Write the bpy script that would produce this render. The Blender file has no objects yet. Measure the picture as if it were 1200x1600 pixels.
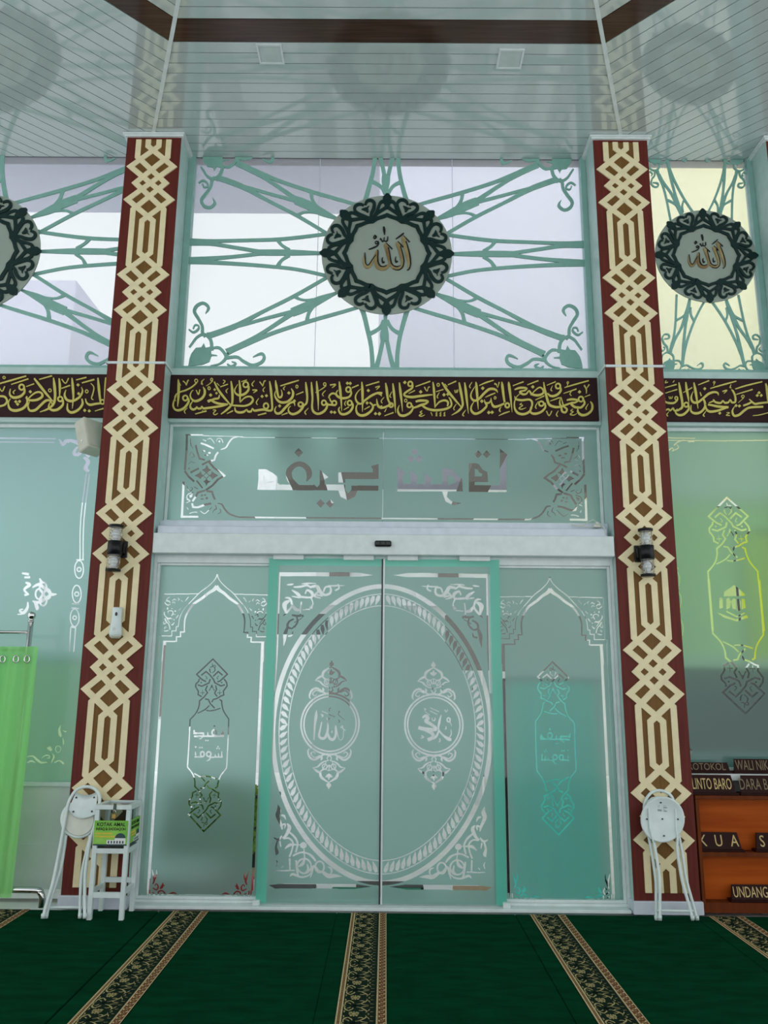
import bpy, math, random
from mathutils import Matrix, Vector
random.seed(7)
sc = bpy.context.scene
COL = sc.collection
PI = math.pi

# ------------------------------------------------------------------ camera, sky, exposure
FPX, PITCH, YAW, ROLL = 1243.1, 0.21491566, -0.00443149, 0.00870786
CAM = (0.0, -5.85953, 1.5)
cp, sp, cy_, sy_, cr_, sr_ = math.cos(PITCH), math.sin(PITCH), math.cos(YAW), math.sin(YAW), math.cos(ROLL), math.sin(ROLL)
FWD = Vector((sy_*cp, cy_*cp, sp))
_r = Vector((cy_, -sy_, 0)); _u = _r.cross(FWD)
RIGHT = cr_*_r + sr_*_u
UP = -sr_*_r + cr_*_u
cam_d = bpy.data.cameras.new('camera'); cam = bpy.data.objects.new('camera', cam_d); COL.objects.link(cam)
cam_d.sensor_fit = 'VERTICAL'; cam_d.sensor_height = 36.0; cam_d.lens = FPX/1600*36
cam_d.clip_end = 300
cam.matrix_world = Matrix(((RIGHT.x, UP.x, -FWD.x, CAM[0]), (RIGHT.y, UP.y, -FWD.y, CAM[1]), (RIGHT.z, UP.z, -FWD.z, CAM[2]), (0, 0, 0, 1)))
sc.camera = cam

world = bpy.data.worlds.new('overcast_sky'); sc.world = world; world.use_nodes = True
bg = world.node_tree.nodes['Background']
bg.inputs[0].default_value = (0.97, 0.99, 1.0, 1); bg.inputs[1].default_value = 1.3
sc.view_settings.view_transform = 'Standard'; sc.view_settings.look = 'None'
sc.view_settings.exposure = 0.0; sc.view_settings.gamma = 1.0; sc.view_settings.use_curve_mapping = False
sc.cycles.use_denoising = True
sc.cycles.max_bounces = 10; sc.cycles.transparent_max_bounces = 16; sc.cycles.transmission_bounces = 8
sc.cycles.caustics_reflective = False; sc.cycles.caustics_refractive = True
sc.cycles.sample_clamp_indirect = 4.0

def area(name, loc, rot, sx, sy, power, color=(1, 1, 1)):
    d = bpy.data.lights.new(name, 'AREA'); d.shape = 'RECTANGLE'; d.size = sx; d.size_y = sy
    d.energy = power; d.color = color
    o = bpy.data.objects.new(name, d); COL.objects.link(o); o.location = loc; o.rotation_euler = rot
    return o
# added unseen fill lamp, standing for daylight through the open back
area('back_daylight_fill', (0, -12.0, 3.0), (math.radians(90), 0, 0), 12, 5, 60, (0.97, 1.0, 0.98))

sd = bpy.data.lights.new('facade_fill_sun', 'SUN'); sd.energy = 1.7; sd.angle = math.radians(8); sd.color = (1.0, 0.97, 0.93)  # added unseen sun, brightens the facades beyond the glass
so = bpy.data.objects.new('facade_fill_sun', sd); COL.objects.link(so); so.rotation_euler = (math.radians(40), 0, math.radians(12)); so.location = (0, -20, 30)

# ------------------------------------------------------------------ materials
def new_mat(name):
    m = bpy.data.materials.new(name); m.use_nodes = True
    nt = m.node_tree; nt.nodes.clear()
    return m, nt
def mat(name, col, rough=0.5, metal=0.0, spec=0.5, vary=0.06, scale=14.0, stretch=(1, 1, 1), bump=0.0, emit=None, col2=None, coat=0.0):
    m, nt = new_mat(name); N, L = nt.nodes, nt.links
    out = N.new('ShaderNodeOutputMaterial'); b = N.new('ShaderNodeBsdfPrincipled'); L.new(b.outputs[0], out.inputs[0])
    tc = N.new('ShaderNodeTexCoord'); mp = N.new('ShaderNodeMapping'); mp.inputs['Scale'].default_value = stretch
    L.new(tc.outputs['Object'], mp.inputs[0])
    nz = N.new('ShaderNodeTexNoise'); nz.inputs['Scale'].default_value = scale; nz.inputs['Detail'].default_value = 4
    L.new(mp.outputs[0], nz.inputs['Vector'])
    rp = N.new('ShaderNodeValToRGB'); L.new(nz.outputs['Fac'], rp.inputs[0])
    c2 = col2 or tuple(min(1, c*(1+vary)) for c in col); c1 = tuple(c*(1-vary) for c in col) if col2 is None else col
    rp.color_ramp.elements[0].position = 0.3; rp.color_ramp.elements[1].position = 0.7
    rp.color_ramp.elements[0].color = (*c1, 1); rp.color_ramp.elements[1].color = (*c2, 1)
    L.new(rp.outputs[0], b.inputs['Base Color'])
    b.inputs['Roughness'].default_value = rough; b.inputs['Metallic'].default_value = metal
    b.inputs['Specular IOR Level'].default_value = spec
    if coat: b.inputs['Coat Weight'].default_value = coat; b.inputs['Coat Roughness'].default_value = 0.05; b.inputs['Coat IOR'].default_value = 2.0
    if bump:
        bp = N.new('ShaderNodeBump'); bp.inputs['Strength'].default_value = bump; bp.inputs['Distance'].default_value = 0.01
        L.new(nz.outputs['Fac'], bp.inputs['Height']); L.new(bp.outputs[0], b.inputs['Normal'])
    if emit:
        b.inputs['Emission Color'].default_value = (*emit[:3], 1); b.inputs['Emission Strength'].default_value = emit[3]
    return m
def glass_mat(name, tint, refl=0.04):
    m, nt = new_mat(name); N, L = nt.nodes, nt.links
    out = N.new('ShaderNodeOutputMaterial'); mx = N.new('ShaderNodeMixShader'); L.new(mx.outputs[0], out.inputs[0])
    tr = N.new('ShaderNodeBsdfTransparent'); tr.inputs[0].default_value = (*tint, 1)
    gl = N.new('ShaderNodeBsdfGlossy'); gl.inputs['Roughness'].default_value = 0.01
    lw = N.new('ShaderNodeLayerWeight'); lw.inputs[0].default_value = 0.5
    pw = N.new('ShaderNodeMath'); pw.operation = 'POWER'; pw.inputs[1].default_value = 5; L.new(lw.outputs['Facing'], pw.inputs[0])
    ma = N.new('ShaderNodeMath'); ma.operation = 'MULTIPLY_ADD'; ma.inputs[1].default_value = 0.6; ma.inputs[2].default_value = refl
    L.new(pw.outputs[0], ma.inputs[0]); L.new(ma.outputs[0], mx.inputs[0])
    L.new(tr.outputs[0], mx.inputs[1]); L.new(gl.outputs[0], mx.inputs[2])
    return m
def frost_mat(name, dif, trn, ref, wd=0.27, wt=0.26, rough=0.75, ior=1.33):
    m, nt = new_mat(name); N, L = nt.nodes, nt.links
    out = N.new('ShaderNodeOutputMaterial')
    d = N.new('ShaderNodeBsdfDiffuse'); t = N.new('ShaderNodeBsdfTranslucent'); r = N.new('ShaderNodeBsdfRefraction')
    tc = N.new('ShaderNodeTexCoord'); nz = N.new('ShaderNodeTexNoise'); nz.inputs['Scale'].default_value = 3.0
    L.new(tc.outputs['Object'], nz.inputs['Vector'])
    rp = N.new('ShaderNodeValToRGB'); L.new(nz.outputs['Fac'], rp.inputs[0])
    rp.color_ramp.elements[0].color = (*[c*0.96 for c in dif], 1); rp.color_ramp.elements[1].color = (*dif, 1)
    L.new(rp.outputs[0], d.inputs[0]); t.inputs[0].default_value = (*trn, 1); r.inputs[0].default_value = (*ref, 1)
    r.inputs['Roughness'].default_value = rough; r.inputs['IOR'].default_value = ior
    m1 = N.new('ShaderNodeMixShader'); m1.inputs[0].default_value = wt/max(1e-6, (1-wd)); L.new(r.outputs[0], m1.inputs[1]); L.new(t.outputs[0], m1.inputs[2])
    m2 = N.new('ShaderNodeMixShader'); m2.inputs[0].default_value = wd; L.new(m1.outputs[0], m2.inputs[1]); L.new(d.outputs[0], m2.inputs[2])
    g = N.new('ShaderNodeBsdfGlossy'); g.inputs['Roughness'].default_value = 0.12
    m3 = N.new('ShaderNodeMixShader'); m3.inputs[0].default_value = 0.035; L.new(m2.outputs[0], m3.inputs[1]); L.new(g.outputs[0], m3.inputs[2])
    L.new(m3.outputs[0], out.inputs[0])
    return m
def wood_mat(name, c1, c2, rough=0.35, scale=(2, 30, 30), spec=0.5):
    return mat(name, c1, rough, 0, spec, scale=1.5, stretch=scale, col2=c2)

M = {}
M['paint'] = mat('pale_green_paint', (0.44, 0.60, 0.57), 0.35)
M['alu'] = mat('white_aluminium', (0.66, 0.74, 0.74), 0.3)
M['lav'] = mat('lavender_white_aluminium', (0.60, 0.66, 0.74), 0.3)
M['teal_frame'] = mat('teal_window_frame', (0.26, 0.47, 0.43), 0.4)
M['lattice'] = mat('teal_cut_lattice', (0.22, 0.44, 0.38), 0.45)
M['brown'] = mat('maroon_panel', (0.120, 0.020, 0.014), 0.55, spec=0.2, stretch=(20, 20, 1), scale=3, vary=0.2)
M['cream'] = mat('cream_inlay', (0.80, 0.71, 0.45), 0.5, spec=0.3)
M['ochre'] = mat('ochre_infill', (0.17, 0.085, 0.022), 0.55, spec=0.2, stretch=(20, 20, 1), scale=3, vary=0.15)
M['board'] = mat('dark_walnut_board', (0.030, 0.010, 0.011), 0.5, spec=0.15, stretch=(1, 20, 20), vary=0.25)
M['gold'] = mat('yellow_gold_letter', (0.56, 0.50, 0.11), 0.35)
M['black'] = mat('black_satin', (0.005, 0.006, 0.007), 0.35, spec=0.3)
M['ceil'] = mat('glossy_white_ceiling_plank', (0.46, 0.56, 0.55), 0.10, spec=0.6, vary=0.02, coat=1.0)
M['gap'] = mat('ceiling_gap', (0.06, 0.08, 0.09), 0.7)
M['dkwood'] = wood_mat('brown_ceiling_board', (0.035, 0.016, 0.010), (0.07, 0.035, 0.022), 0.15, (1.5, 40, 40))
M['carpet'] = mat('green_carpet', (0.0012, 0.050, 0.020), 1.0, spec=0.02, scale=5, col2=(0.001, 0.030, 0.011), stretch=(1, 3, 1), bump=0.2)
M['carpet_black'] = mat('carpet_black_green', (0.004, 0.016, 0.009), 0.95, spec=0.1, bump=0.3, scale=200)
M['carpet_gold'] = mat('carpet_gold', (0.42, 0.35, 0.16), 0.95, spec=0.1, scale=160, vary=0.3)
M['carpet_cream'] = mat('carpet_cream', (0.56, 0.44, 0.25), 0.95, spec=0.1, scale=160, vary=0.25)
M['carpet_brown'] = mat('carpet_brown', (0.15, 0.062, 0.025), 0.95, spec=0.1, scale=160, vary=0.3)
M['glass'] = glass_mat('clear_glass', (0.95, 0.985, 0.97))
def milky_mat(name, wt):
    m = glass_mat(name, (0.95, 0.97, 0.97)); nt = m.node_tree; N, L = nt.nodes, nt.links
    out = [n for n in N if n.type == 'OUTPUT_MATERIAL'][0]; src = out.inputs[0].links[0].from_socket
    t = N.new('ShaderNodeBsdfTranslucent'); tc = N.new('ShaderNodeTexCoord'); nz = N.new('ShaderNodeTexNoise'); nz.inputs['Scale'].default_value = 9
    L.new(tc.outputs['Object'], nz.inputs['Vector']); rp = N.new('ShaderNodeValToRGB'); L.new(nz.outputs['Fac'], rp.inputs[0])
    rp.color_ramp.elements[0].color = (0.955, 0.965, 0.985, 1); rp.color_ramp.elements[1].color = (0.965, 0.97, 0.99, 1)
    L.new(rp.outputs[0], t.inputs[0]); x = N.new('ShaderNodeMixShader'); x.inputs[0].default_value = wt
    L.new(src, x.inputs[1]); L.new(t.outputs[0], x.inputs[2]); L.new(x.outputs[0], out.inputs[0])
    return m
M['sky_glass'] = milky_mat('clerestory_glass', 0.25)
def sheet_mat(name, col, wt=0.75):
    m, nt = new_mat(name); N, L = nt.nodes, nt.links
    out = N.new('ShaderNodeOutputMaterial'); d = N.new('ShaderNodeBsdfDiffuse'); t = N.new('ShaderNodeBsdfTranslucent'); x = N.new('ShaderNodeMixShader')
    tc = N.new('ShaderNodeTexCoord'); nz = N.new('ShaderNodeTexNoise'); nz.inputs['Scale'].default_value = 4
    L.new(tc.outputs['Object'], nz.inputs['Vector']); rp = N.new('ShaderNodeValToRGB'); L.new(nz.outputs['Fac'], rp.inputs[0])
    rp.color_ramp.elements[0].color = (*[c*0.92 for c in col], 1); rp.color_ramp.elements[1].color = (*col, 1)
    L.new(rp.outputs[0], d.inputs[0]); L.new(rp.outputs[0], t.inputs[0]); x.inputs[0].default_value = wt
    L.new(d.outputs[0], x.inputs[1]); L.new(t.outputs[0], x.inputs[2]); L.new(x.outputs[0], out.inputs[0])
    return m
M['frost'] = frost_mat('frosted_film', (0.32, 0.49, 0.45), (0.42, 0.68, 0.62), (0.46, 0.71, 0.66))
M['edge'] = frost_mat('teal_glass_edge', (0.16, 0.60, 0.48), (0.36, 1.0, 0.84), (0.36, 1.0, 0.85), 0.40, 0.42)
M['disc'] = mat('grey_green_acrylic', (0.30, 0.36, 0.31), 0.35, vary=0.03)
M['ring'] = mat('dark_green_acrylic', (0.003, 0.022, 0.020), 0.35, spec=0.25)
M['bronze'] = mat('bronze_letter', (0.22, 0.135, 0.055), 0.3, 0.4, scale=6, col2=(0.40, 0.33, 0.15))
M['white'] = mat('white_enamel', (0.66, 0.76, 0.75), 0.3)
M['cushion'] = mat('cream_vinyl', (0.66, 0.68, 0.60), 0.5)
M['chrome'] = mat('chrome', (0.62, 0.63, 0.62), 0.12, 1.0)
M['clear'] = glass_mat('clear_plastic', (0.93, 0.95, 0.95), 0.06)
M['beige'] = mat('beige_plastic', (0.52, 0.53, 0.44), 0.5)
M['marble'] = mat('grey_marble', (0.50, 0.56, 0.55), 0.2, scale=2.2, col2=(0.66, 0.71, 0.69))
M['cabinet'] = wood_mat('orange_wood', (0.32, 0.055, 0.005), (0.46, 0.095, 0.010), 0.5, (1, 8, 14), 0.1)
M['cabframe'] = wood_mat('reddish_brown_wood', (0.10, 0.022, 0.006), (0.15, 0.035, 0.009), 0.5, (14, 8, 1), 0.1)
M['plate'] = mat('dark_maroon_nameplate', (0.022, 0.005, 0.004), 0.5, spec=0.12, stretch=(2, 20, 20), vary=0.2)
M['plate_gold'] = mat('gold_plate_letter', (0.52, 0.38, 0.14), 0.35)
M['plate_dim'] = mat('darker_gold_plate_letter', (0.16, 0.115, 0.05), 0.4)  # darker gold for some of the plate letters
M['green_cloth'] = None
M['poster'] = mat('lime_green_print', (0.10, 0.42, 0.03), 0.4, scale=9, col2=(0.32, 0.62, 0.10))
M['yellow'] = mat('yellow_print', (0.75, 0.55, 0.05), 0.5)
M['white_print'] = mat('white_print', (0.75, 0.78, 0.78), 0.5)
M['brass'] = mat('brass', (0.55, 0.36, 0.10), 0.3, 0.8)
M['ground'] = mat('pale_marble_paving', (0.80, 0.78, 0.80), 0.4, scale=2.5, stretch=(1, 2.2, 1), col2=(0.93, 0.92, 0.93))
M['lav_wall'] = mat('lavender_grey_render', (0.70, 0.70, 0.86), 0.8, vary=0.03)
M['ext_white'] = mat('white_exterior_paint', (0.80, 0.80, 0.84), 0.7)
M['ext_brown'] = mat('brown_soffit_board', (0.17, 0.13, 0.11), 0.6, stretch=(30, 1, 1), vary=0.3)
M['lime'] = sheet_mat('lime_sheet', (0.78, 1.0, 0.36), 0.85)
M['far_grey'] = mat('pale_grey_facade', (0.68, 0.71, 0.72), 0.8, scale=1.2, col2=(0.82, 0.85, 0.86))
M['yellow_sheet'] = sheet_mat('yellow_sheet', (1.0, 0.97, 0.02), 0.88)
M['hedge'] = sheet_mat('pale_green_sheet', (0.72, 0.92, 0.56))
M['grey_sheet'] = mat('dark_grey_green_paint', (0.02, 0.03, 0.028), 0.6)
M['pattern_dark'] = mat('grey_brown_board', (0.15, 0.13, 0.125), 0.7)
M['lemon'] = mat('pale_yellow_render', (0.90, 0.86, 0.50), 0.8)
M['aqua'] = sheet_mat('aqua_sheet', (0.14, 0.80, 0.74))
M['dkgreen'] = mat('dark_green_foliage', (0.22, 0.36, 0.05), 0.8, scale=20, vary=0.5)
M['dark'] = mat('dark_grey_paint', (0.03, 0.035, 0.035), 0.6)
M['far_dark'] = mat('dark_teal_panel', (0.012, 0.03, 0.03), 0.6)
M['mat_green'] = mat('teal_green_mat', (0.01, 0.20, 0.12), 0.9)
M['light_face'] = mat('pale_light_diffuser', (0.50, 0.60, 0.585), 0.3)
M['tan'] = mat('tan_mat', (0.42, 0.28, 0.18), 0.8)
M['red'] = mat('red_plastic', (0.55, 0.03, 0.04), 0.4)
def cloth_mat():
    m, nt = new_mat('sheer_green_cloth'); N, L = nt.nodes, nt.links
    out = N.new('ShaderNodeOutputMaterial'); d = N.new('ShaderNodeBsdfDiffuse'); t = N.new('ShaderNodeBsdfTranslucent'); x = N.new('ShaderNodeMixShader')
    tc = N.new('ShaderNodeTexCoord'); nz = N.new('ShaderNodeTexNoise'); nz.inputs['Scale'].default_value = 30
    L.new(tc.outputs['Object'], nz.inputs['Vector'])
    rp = N.new('ShaderNodeValToRGB'); L.new(nz.outputs['Fac'], rp.inputs[0])
    rp.color_ramp.elements[0].color = (0.34, 0.86, 0.27, 1); rp.color_ramp.elements[1].color = (0.40, 0.92, 0.33, 1)
    L.new(rp.outputs[0], d.inputs[0]); t.inputs[0].default_value = (0.34, 0.88, 0.30, 1); x.inputs[0].default_value = 0.40
    L.new(d.outputs[0], x.inputs[1]); L.new(t.outputs[0], x.inputs[2])
    tr = N.new('ShaderNodeBsdfTransparent'); tr.inputs[0].default_value = (0.75, 1, 0.72, 1); x2 = N.new('ShaderNodeMixShader'); x2.inputs[0].default_value = 0.22
    L.new(x.outputs[0], x2.inputs[1]); L.new(tr.outputs[0], x2.inputs[2]); L.new(x2.outputs[0], out.inputs[0])
    return m
M['green_cloth'] = cloth_mat()

# ------------------------------------------------------------------ object helpers
def tag(o, label=None, cat=None, group=None, kind=None):
    if label: o['label'] = label
    if cat: o['category'] = cat
    if group: o['group'] = group
    if kind: o['kind'] = kind
    return o
def empty(name, loc=(0, 0, 0), label=None, cat=None, group=None, kind=None):
    o = bpy.data.objects.new(name, None); COL.objects.link(o); o.location = loc; o.empty_display_size = 0.1
    return tag(o, label, cat, group, kind)
class MB:
    """collects boxes, tubes, lathes and faces into one mesh"""
    def __init__(s): s.v = []; s.f = []; s.m = []; s.k = 0; s.sm = []
    def face(s, pts, smooth=False):
        n = len(s.v); s.v += [tuple(p) for p in pts]; s.f.append(tuple(range(n, n+len(pts)))); s.m.append(s.k); s.sm.append(smooth)
    def box(s, x0, x1, y0, y1, z0, z1, bev=0.0):
        if bev > 0:
            b = min(bev, (x1-x0)/2.2, (y1-y0)/2.2, (z1-z0)/2.2)
            n = len(s.v)
            lay = [(z0, b), (z0+b, 0), (z1-b, 0), (z1, b)]
            for z, i in lay:
                xa, xb, ya, yb = x0+i, x1-i, y0+i, y1-i
                c = b if i == 0 else b*0.4
                s.v += [(xa+c, ya, z), (xb-c, ya, z), (xb, ya+c, z), (xb, yb-c, z), (xb-c, yb, z), (xa+c, yb, z), (xa, yb-c, z), (xa, ya+c, z)]
            for k in range(3):
                for j in range(8):
                    a = n+k*8+j; c2 = n+k*8+(j+1) % 8
                    s.f.append((a, c2, c2+8, a+8)); s.m.append(s.k); s.sm.append(False)
            s.f.append(tuple(n+7-j for j in range(8))); s.f.append(tuple(n+24+j for j in range(8))); s.m += [s.k]*2; s.sm += [False]*2
            return
        n = len(s.v)
        s.v += [(x0, y0, z0), (x1, y0, z0), (x1, y1, z0), (x0, y1, z0), (x0, y0, z1), (x1, y0, z1), (x1, y1, z1), (x0, y1, z1)]
        for q in ((3, 2, 1, 0), (4, 5, 6, 7), (0, 1, 5, 4), (1, 2, 6, 5), (2, 3, 7, 6), (3, 0, 4, 7)):
            s.f.append(tuple(n+i for i in q)); s.m.append(s.k); s.sm.append(False)
    def tube(s, pts, r, n=10, closed=False):
        P = [Vector(p) for p in pts]; base = len(s.v); up = None; cnt = len(P)
        for i, p in enumerate(P):
            a = P[(i-1) % cnt] if (closed or i > 0) else p
            b = P[(i+1) % cnt] if (closed or i < cnt-1) else p
            t = (b-a).normalized()
            if up is None: up = t.orthogonal().normalized()
            up = (up - t*up.dot(t)).normalized(); w = t.cross(up)
            rr = r[i] if isinstance(r, (list, tuple)) else r
            for k in range(n):
                an = 2*PI*k/n; s.v.append(tuple(p + rr*(math.cos(an)*up + math.sin(an)*w)))
        for i in range(cnt if closed else cnt-1):
            for k in range(n):
                a = base+i*n+k; b = base+i*n+(k+1) % n; j = (i+1) % cnt
                c = base+j*n+(k+1) % n; d = base+j*n+k
                s.f.append((a, b, c, d)); s.m.append(s.k); s.sm.append(True)
        if not closed:
            s.f.append(tuple(base+n-1-k for k in range(n))); s.f.append(tuple(base+(cnt-1)*n+k for k in range(n))); s.m += [s.k]*2; s.sm += [False]*2
    def lathe(s, prof, c=(0, 0, 0), n=28, sx=1.0, sy=1.0):
        base = len(s.v)
        for r, z in prof:
            for k in range(n):
                a = 2*PI*k/n; s.v.append((c[0]+r*sx*math.cos(a), c[1]+r*sy*math.sin(a), c[2]+z))
        for i in range(len(prof)-1):
            for k in range(n):
                a = base+i*n+k; b = base+i*n+(k+1) % n
                s.f.append((a, b, b+n, a+n)); s.m.append(s.k); s.sm.append(True)
        s.f.append(tuple(base+n-1-k for k in range(n))); s.f.append(tuple(base+(len(prof)-1)*n+k for k in range(n))); s.m += [s.k]*2; s.sm += [False]*2
    def xf(s, mtx, start=0):
        for i in range(start, len(s.v)): s.v[i] = tuple(mtx @ Vector(s.v[i]))
    def build(s, name, mats, parent=None, label=None, cat=None, group=None, kind=None, loc=None):
        me = bpy.data.meshes.new(name); me.from_pydata(s.v, [], s.f)
        if not isinstance(mats, (list, tuple)): mats = [mats]
        for m in mats: me.materials.append(m)
        me.polygons.foreach_set('material_index', s.m); me.polygons.foreach_set('use_smooth', s.sm)
        me.update()
        o = bpy.data.objects.new(name, me); COL.objects.link(o)
        if parent:
            o.parent = parent; o.matrix_parent_inverse = Matrix.Translation(-Vector(parent.location)) if parent.parent is None else Matrix.Identity(4)
        if loc:                                        # move the origin to the thing's base
            me.transform(Matrix.Translation(-Vector(loc))); o.location = loc
        return tag(o, label, cat, group, kind)
def box(name, d, m, parent=None, bev=0.0, **k):
    b = MB(); b.box(*d, bev); return b.build(name, m, parent, **k)

# ------------------------------------------------------------------ pattern engine
def ray(px, py):
    return RIGHT*((px-600)/FPX) - UP*((py-800)/FPX) + FWD
def onto(px, py, Y):
    d = ray(px, py); t = (Y-CAM[1])/d.y
    return (CAM[0]+d.x*t, CAM[2]+d.z*t)
def onplane(px, py, P0, nrm):
    d = ray(px, py); c = Vector(CAM); t = (Vector(P0)-c).dot(nrm)/d.dot(nrm)
    return c+d*t
def smooth(p, n=5):
    if len(p) < 3: return p
    out = []
    for i in range(len(p)-1):
        a, b, c, d = p[max(i-1, 0)], p[i], p[i+1], p[min(i+2, len(p)-1)]
        for k in range(n):
            t = k/n; t2, t3 = t*t, t*t*t
            out.append(tuple(0.5*(2*b[j]+(c[j]-a[j])*t+(2*a[j]-5*b[j]+4*c[j]-d[j])*t2+(3*b[j]-a[j]-3*c[j]+d[j])*t3) for j in range(3)))
    out.append(p[-1]); return out
def strip(p, mitre=False):
    L, R = [], []
    for i, (x, y, w) in enumerate(p):
        a = p[max(i-1, 0)]; c = p[min(i+1, len(p)-1)]
        def un(u, v):
            dx, dy = v[0]-u[0], v[1]-u[1]; l = math.hypot(dx, dy) or 1; return dx/l, dy/l
        if mitre and 0 < i < len(p)-1:
            d1, d2 = un(a, p[i]), un(p[i], c); nx, ny = -(d1[1]+d2[1]), d1[0]+d2[0]; l = math.hypot(nx, ny) or 1; nx /= l; ny /= l
            k = 1/max(0.3, abs(nx*-d1[1]+ny*d1[0])); h = w/2*k
        else:
            dx, dy = un(a, c); nx, ny = -dy, dx; h = max(w, 0.5e-4)/2
        L.append((x+nx*h, y+ny*h)); R.append((x-nx*h, y-ny*h))
    return [(L[i], L[i+1], R[i+1], R[i]) for i in range(len(p)-1)]
def nums(s): return [tuple(float(v) for v in t.split(',')) for t in s.split()]
class Pat:
    """flat pattern on a wall plane, kept as convex quads and outlines in metres (x, z)"""
    def __init__(s, crop=None, Y=0.0): s.q = []; s.p = []; s.c = crop; s.Y = Y
    def at(s, crop): s.c = crop; return s
    def m(s, x, y):
        if s.c is None: return (x, y)
        return onto(s.c[0]+x/s.c[2], s.c[1]+y/s.c[2], s.Y)
    def _add(s, qs): s.q += [tuple(s.m(*v) for v in q) for q in qs]; return s
    def S(s, *strokes):
        for t in strokes: s._add(strip(smooth(nums(t))))
        return s
    def P(s, w, *lines):
        for t in lines: s._add(strip([(*v[:2], w) for v in nums(t)], True))
        return s
    def ring(s, x, y, rx, ry, w, n=20):
        p = [(x+rx*math.cos(2*PI*k/n), y+ry*math.sin(2*PI*k/n), w) for k in range(n)]; p += p[:3]
        return s._add(strip(p)[1:-1])
    def poly(s, *t):
        for u in t: s.p.append([s.m(*v) for v in (nums(u) if isinstance(u, str) else u)])
        return s
    def dia(s, x, y, r, ry=None):
        ry = ry or r; return s.poly([(x-r, y), (x, y-ry), (x+r, y), (x, y+ry)])
    def dot(s, x, y, r, ry=None, n=12):
        ry = ry or r; return s.poly([(x+r*math.cos(2*PI*k/n), y+ry*math.sin(2*PI*k/n)) for k in range(n)])
    def tf(s, fn):
        o = Pat(None, s.Y); o.q = [tuple(fn(*v) for v in q) for q in s.q]; o.p = [[fn(*v) for v in q] for q in s.p]; return o
    def mx(s, c): return s.tf(lambda x, z: (2*c-x, z))
    def mz(s, c): return s.tf(lambda x, z: (x, 2*c-z))
    def __add__(s, t):
        o = Pat(None, s.Y); o.q = s.q+t.q; o.p = s.p+t.p; return o
    def clip(s, zmax=None, zmin=None, xmin=None, xmax=None):
        def half(poly, ax, lim, sg):
            out = []
            for i in range(len(poly)):
                a, b = poly[i-1], poly[i]; ia, ib = sg*(a[ax]-lim) <= 0, sg*(b[ax]-lim) <= 0
                if ia != ib:
                    t = (lim-a[ax])/(b[ax]-a[ax]); out.append((a[0]+(b[0]-a[0])*t, a[1]+(b[1]-a[1])*t))
                if ib: out.append(b)
            return out
        o = Pat(None, s.Y)
        for src, dst in ((s.q, o.q), (s.p, o.p)):
            for poly in src:
                poly = list(poly)
                for ax, lim, sg in ((1, zmax, 1), (1, zmin, -1), (0, xmax, 1), (0, xmin, -1)):
                    if lim is not None and poly: poly = half(poly, ax, lim, sg)
                if len(poly) > 2: dst.append(tuple(poly))
        return o
    def spans(s, z):                              # not used for many rows: see rows()
        return []
    def rows(s, z0, dz, n, only_polys=False):
        R = [[] for _ in range(n)]
        for poly in s.q+s.p:
            zs = [v[1] for v in poly]; i0 = max(0, int((min(zs)-z0)/dz)-1); i1 = min(n-1, int((max(zs)-z0)/dz)+1)
            for i in range(i0, i1+1):
                z = z0+(i+0.5)*dz; xs = []
                for k in range(len(poly)):
                    a, b = poly[k-1], poly[k]
                    if (a[1] <= z) != (b[1] <= z): xs.append(a[0]+(b[0]-a[0])*(z-a[1])/(b[1]-a[1]))
                xs.sort()
                for k in range(0, len(xs)-1, 2):
                    if xs[k+1]-xs[k] > 2e-4: R[i].append((xs[k], xs[k+1]))
        for i in range(n):
            out = []
            for a, b in sorted(R[i]):
                if out and a <= out[-1][1]+1e-4: out[-1] = (out[-1][0], max(out[-1][1], b))
                else: out.append((a, b))
            R[i] = out
        return R
def film(name, rect, pat, Y, m, parent, dz=0.002, keep=None):
    """a frosted sheet over rect with the pattern cut clear out of it; keep = pattern left frosted inside cuts"""
    x0, x1, z0, z1 = rect; n = max(1, int(round((z1-z0)/dz))); dz = (z1-z0)/n
    rows = pat.rows(z0, dz, n); kr = keep.rows(z0, dz, n) if keep else None
    b = MB(); act = {}
    def flush(k, za, zb): b.face([(k[0], Y, za), (k[1], Y, za), (k[1], Y, zb), (k[0], Y, zb)])
    for i in range(n+1):
        cur = set()
        if i < n:
            x = x0
            for a, c in rows[i]:
                a, c = max(a, x0), min(c, x1)
                if c <= a: continue
                if a-x > 2e-4: cur.add((round(x, 5), round(a, 5)))
                x = max(x, c)
            if x1-x > 2e-4: cur.add((round(x, 5), round(x1, 5)))
            if kr:
                for a, c in kr[i]:
                    cur.add((round(a, 5), round(c, 5)))
        z = z0+i*dz
        for k in list(act):
            if k not in cur: flush(k, act.pop(k), z)
        for k in cur:
            if k not in act: act[k] = z
    return b.build(name, m, parent)
def relief(name, pat, Y, t, m, parent=None, step=2e-5, **k):
    """the pattern as raised solid pieces: front at Y, thickness t away from the viewer"""
    b = MB(); Y0, T0 = Y, t
    for ip, poly in enumerate(pat.q+pat.p):
        Y = Y0-(ip % 61)*step; t = T0-(Y-Y0)
        ar = sum(poly[i-1][0]*poly[i][1]-poly[i][0]*poly[i-1][1] for i in range(len(poly)))
        if abs(ar) < 1e-8: continue
        poly = list(poly) if ar > 0 else list(poly)[::-1]
        b.face([(x, Y, z) for x, z in poly])
        for i in range(len(poly)):
            a, c = poly[i-1], poly[i]
            b.face([(c[0], Y, c[1]), (a[0], Y, a[1]), (a[0], Y+t, a[1]), (c[0], Y+t, c[1])])
    return b.build(name, m, parent, **k)
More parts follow.
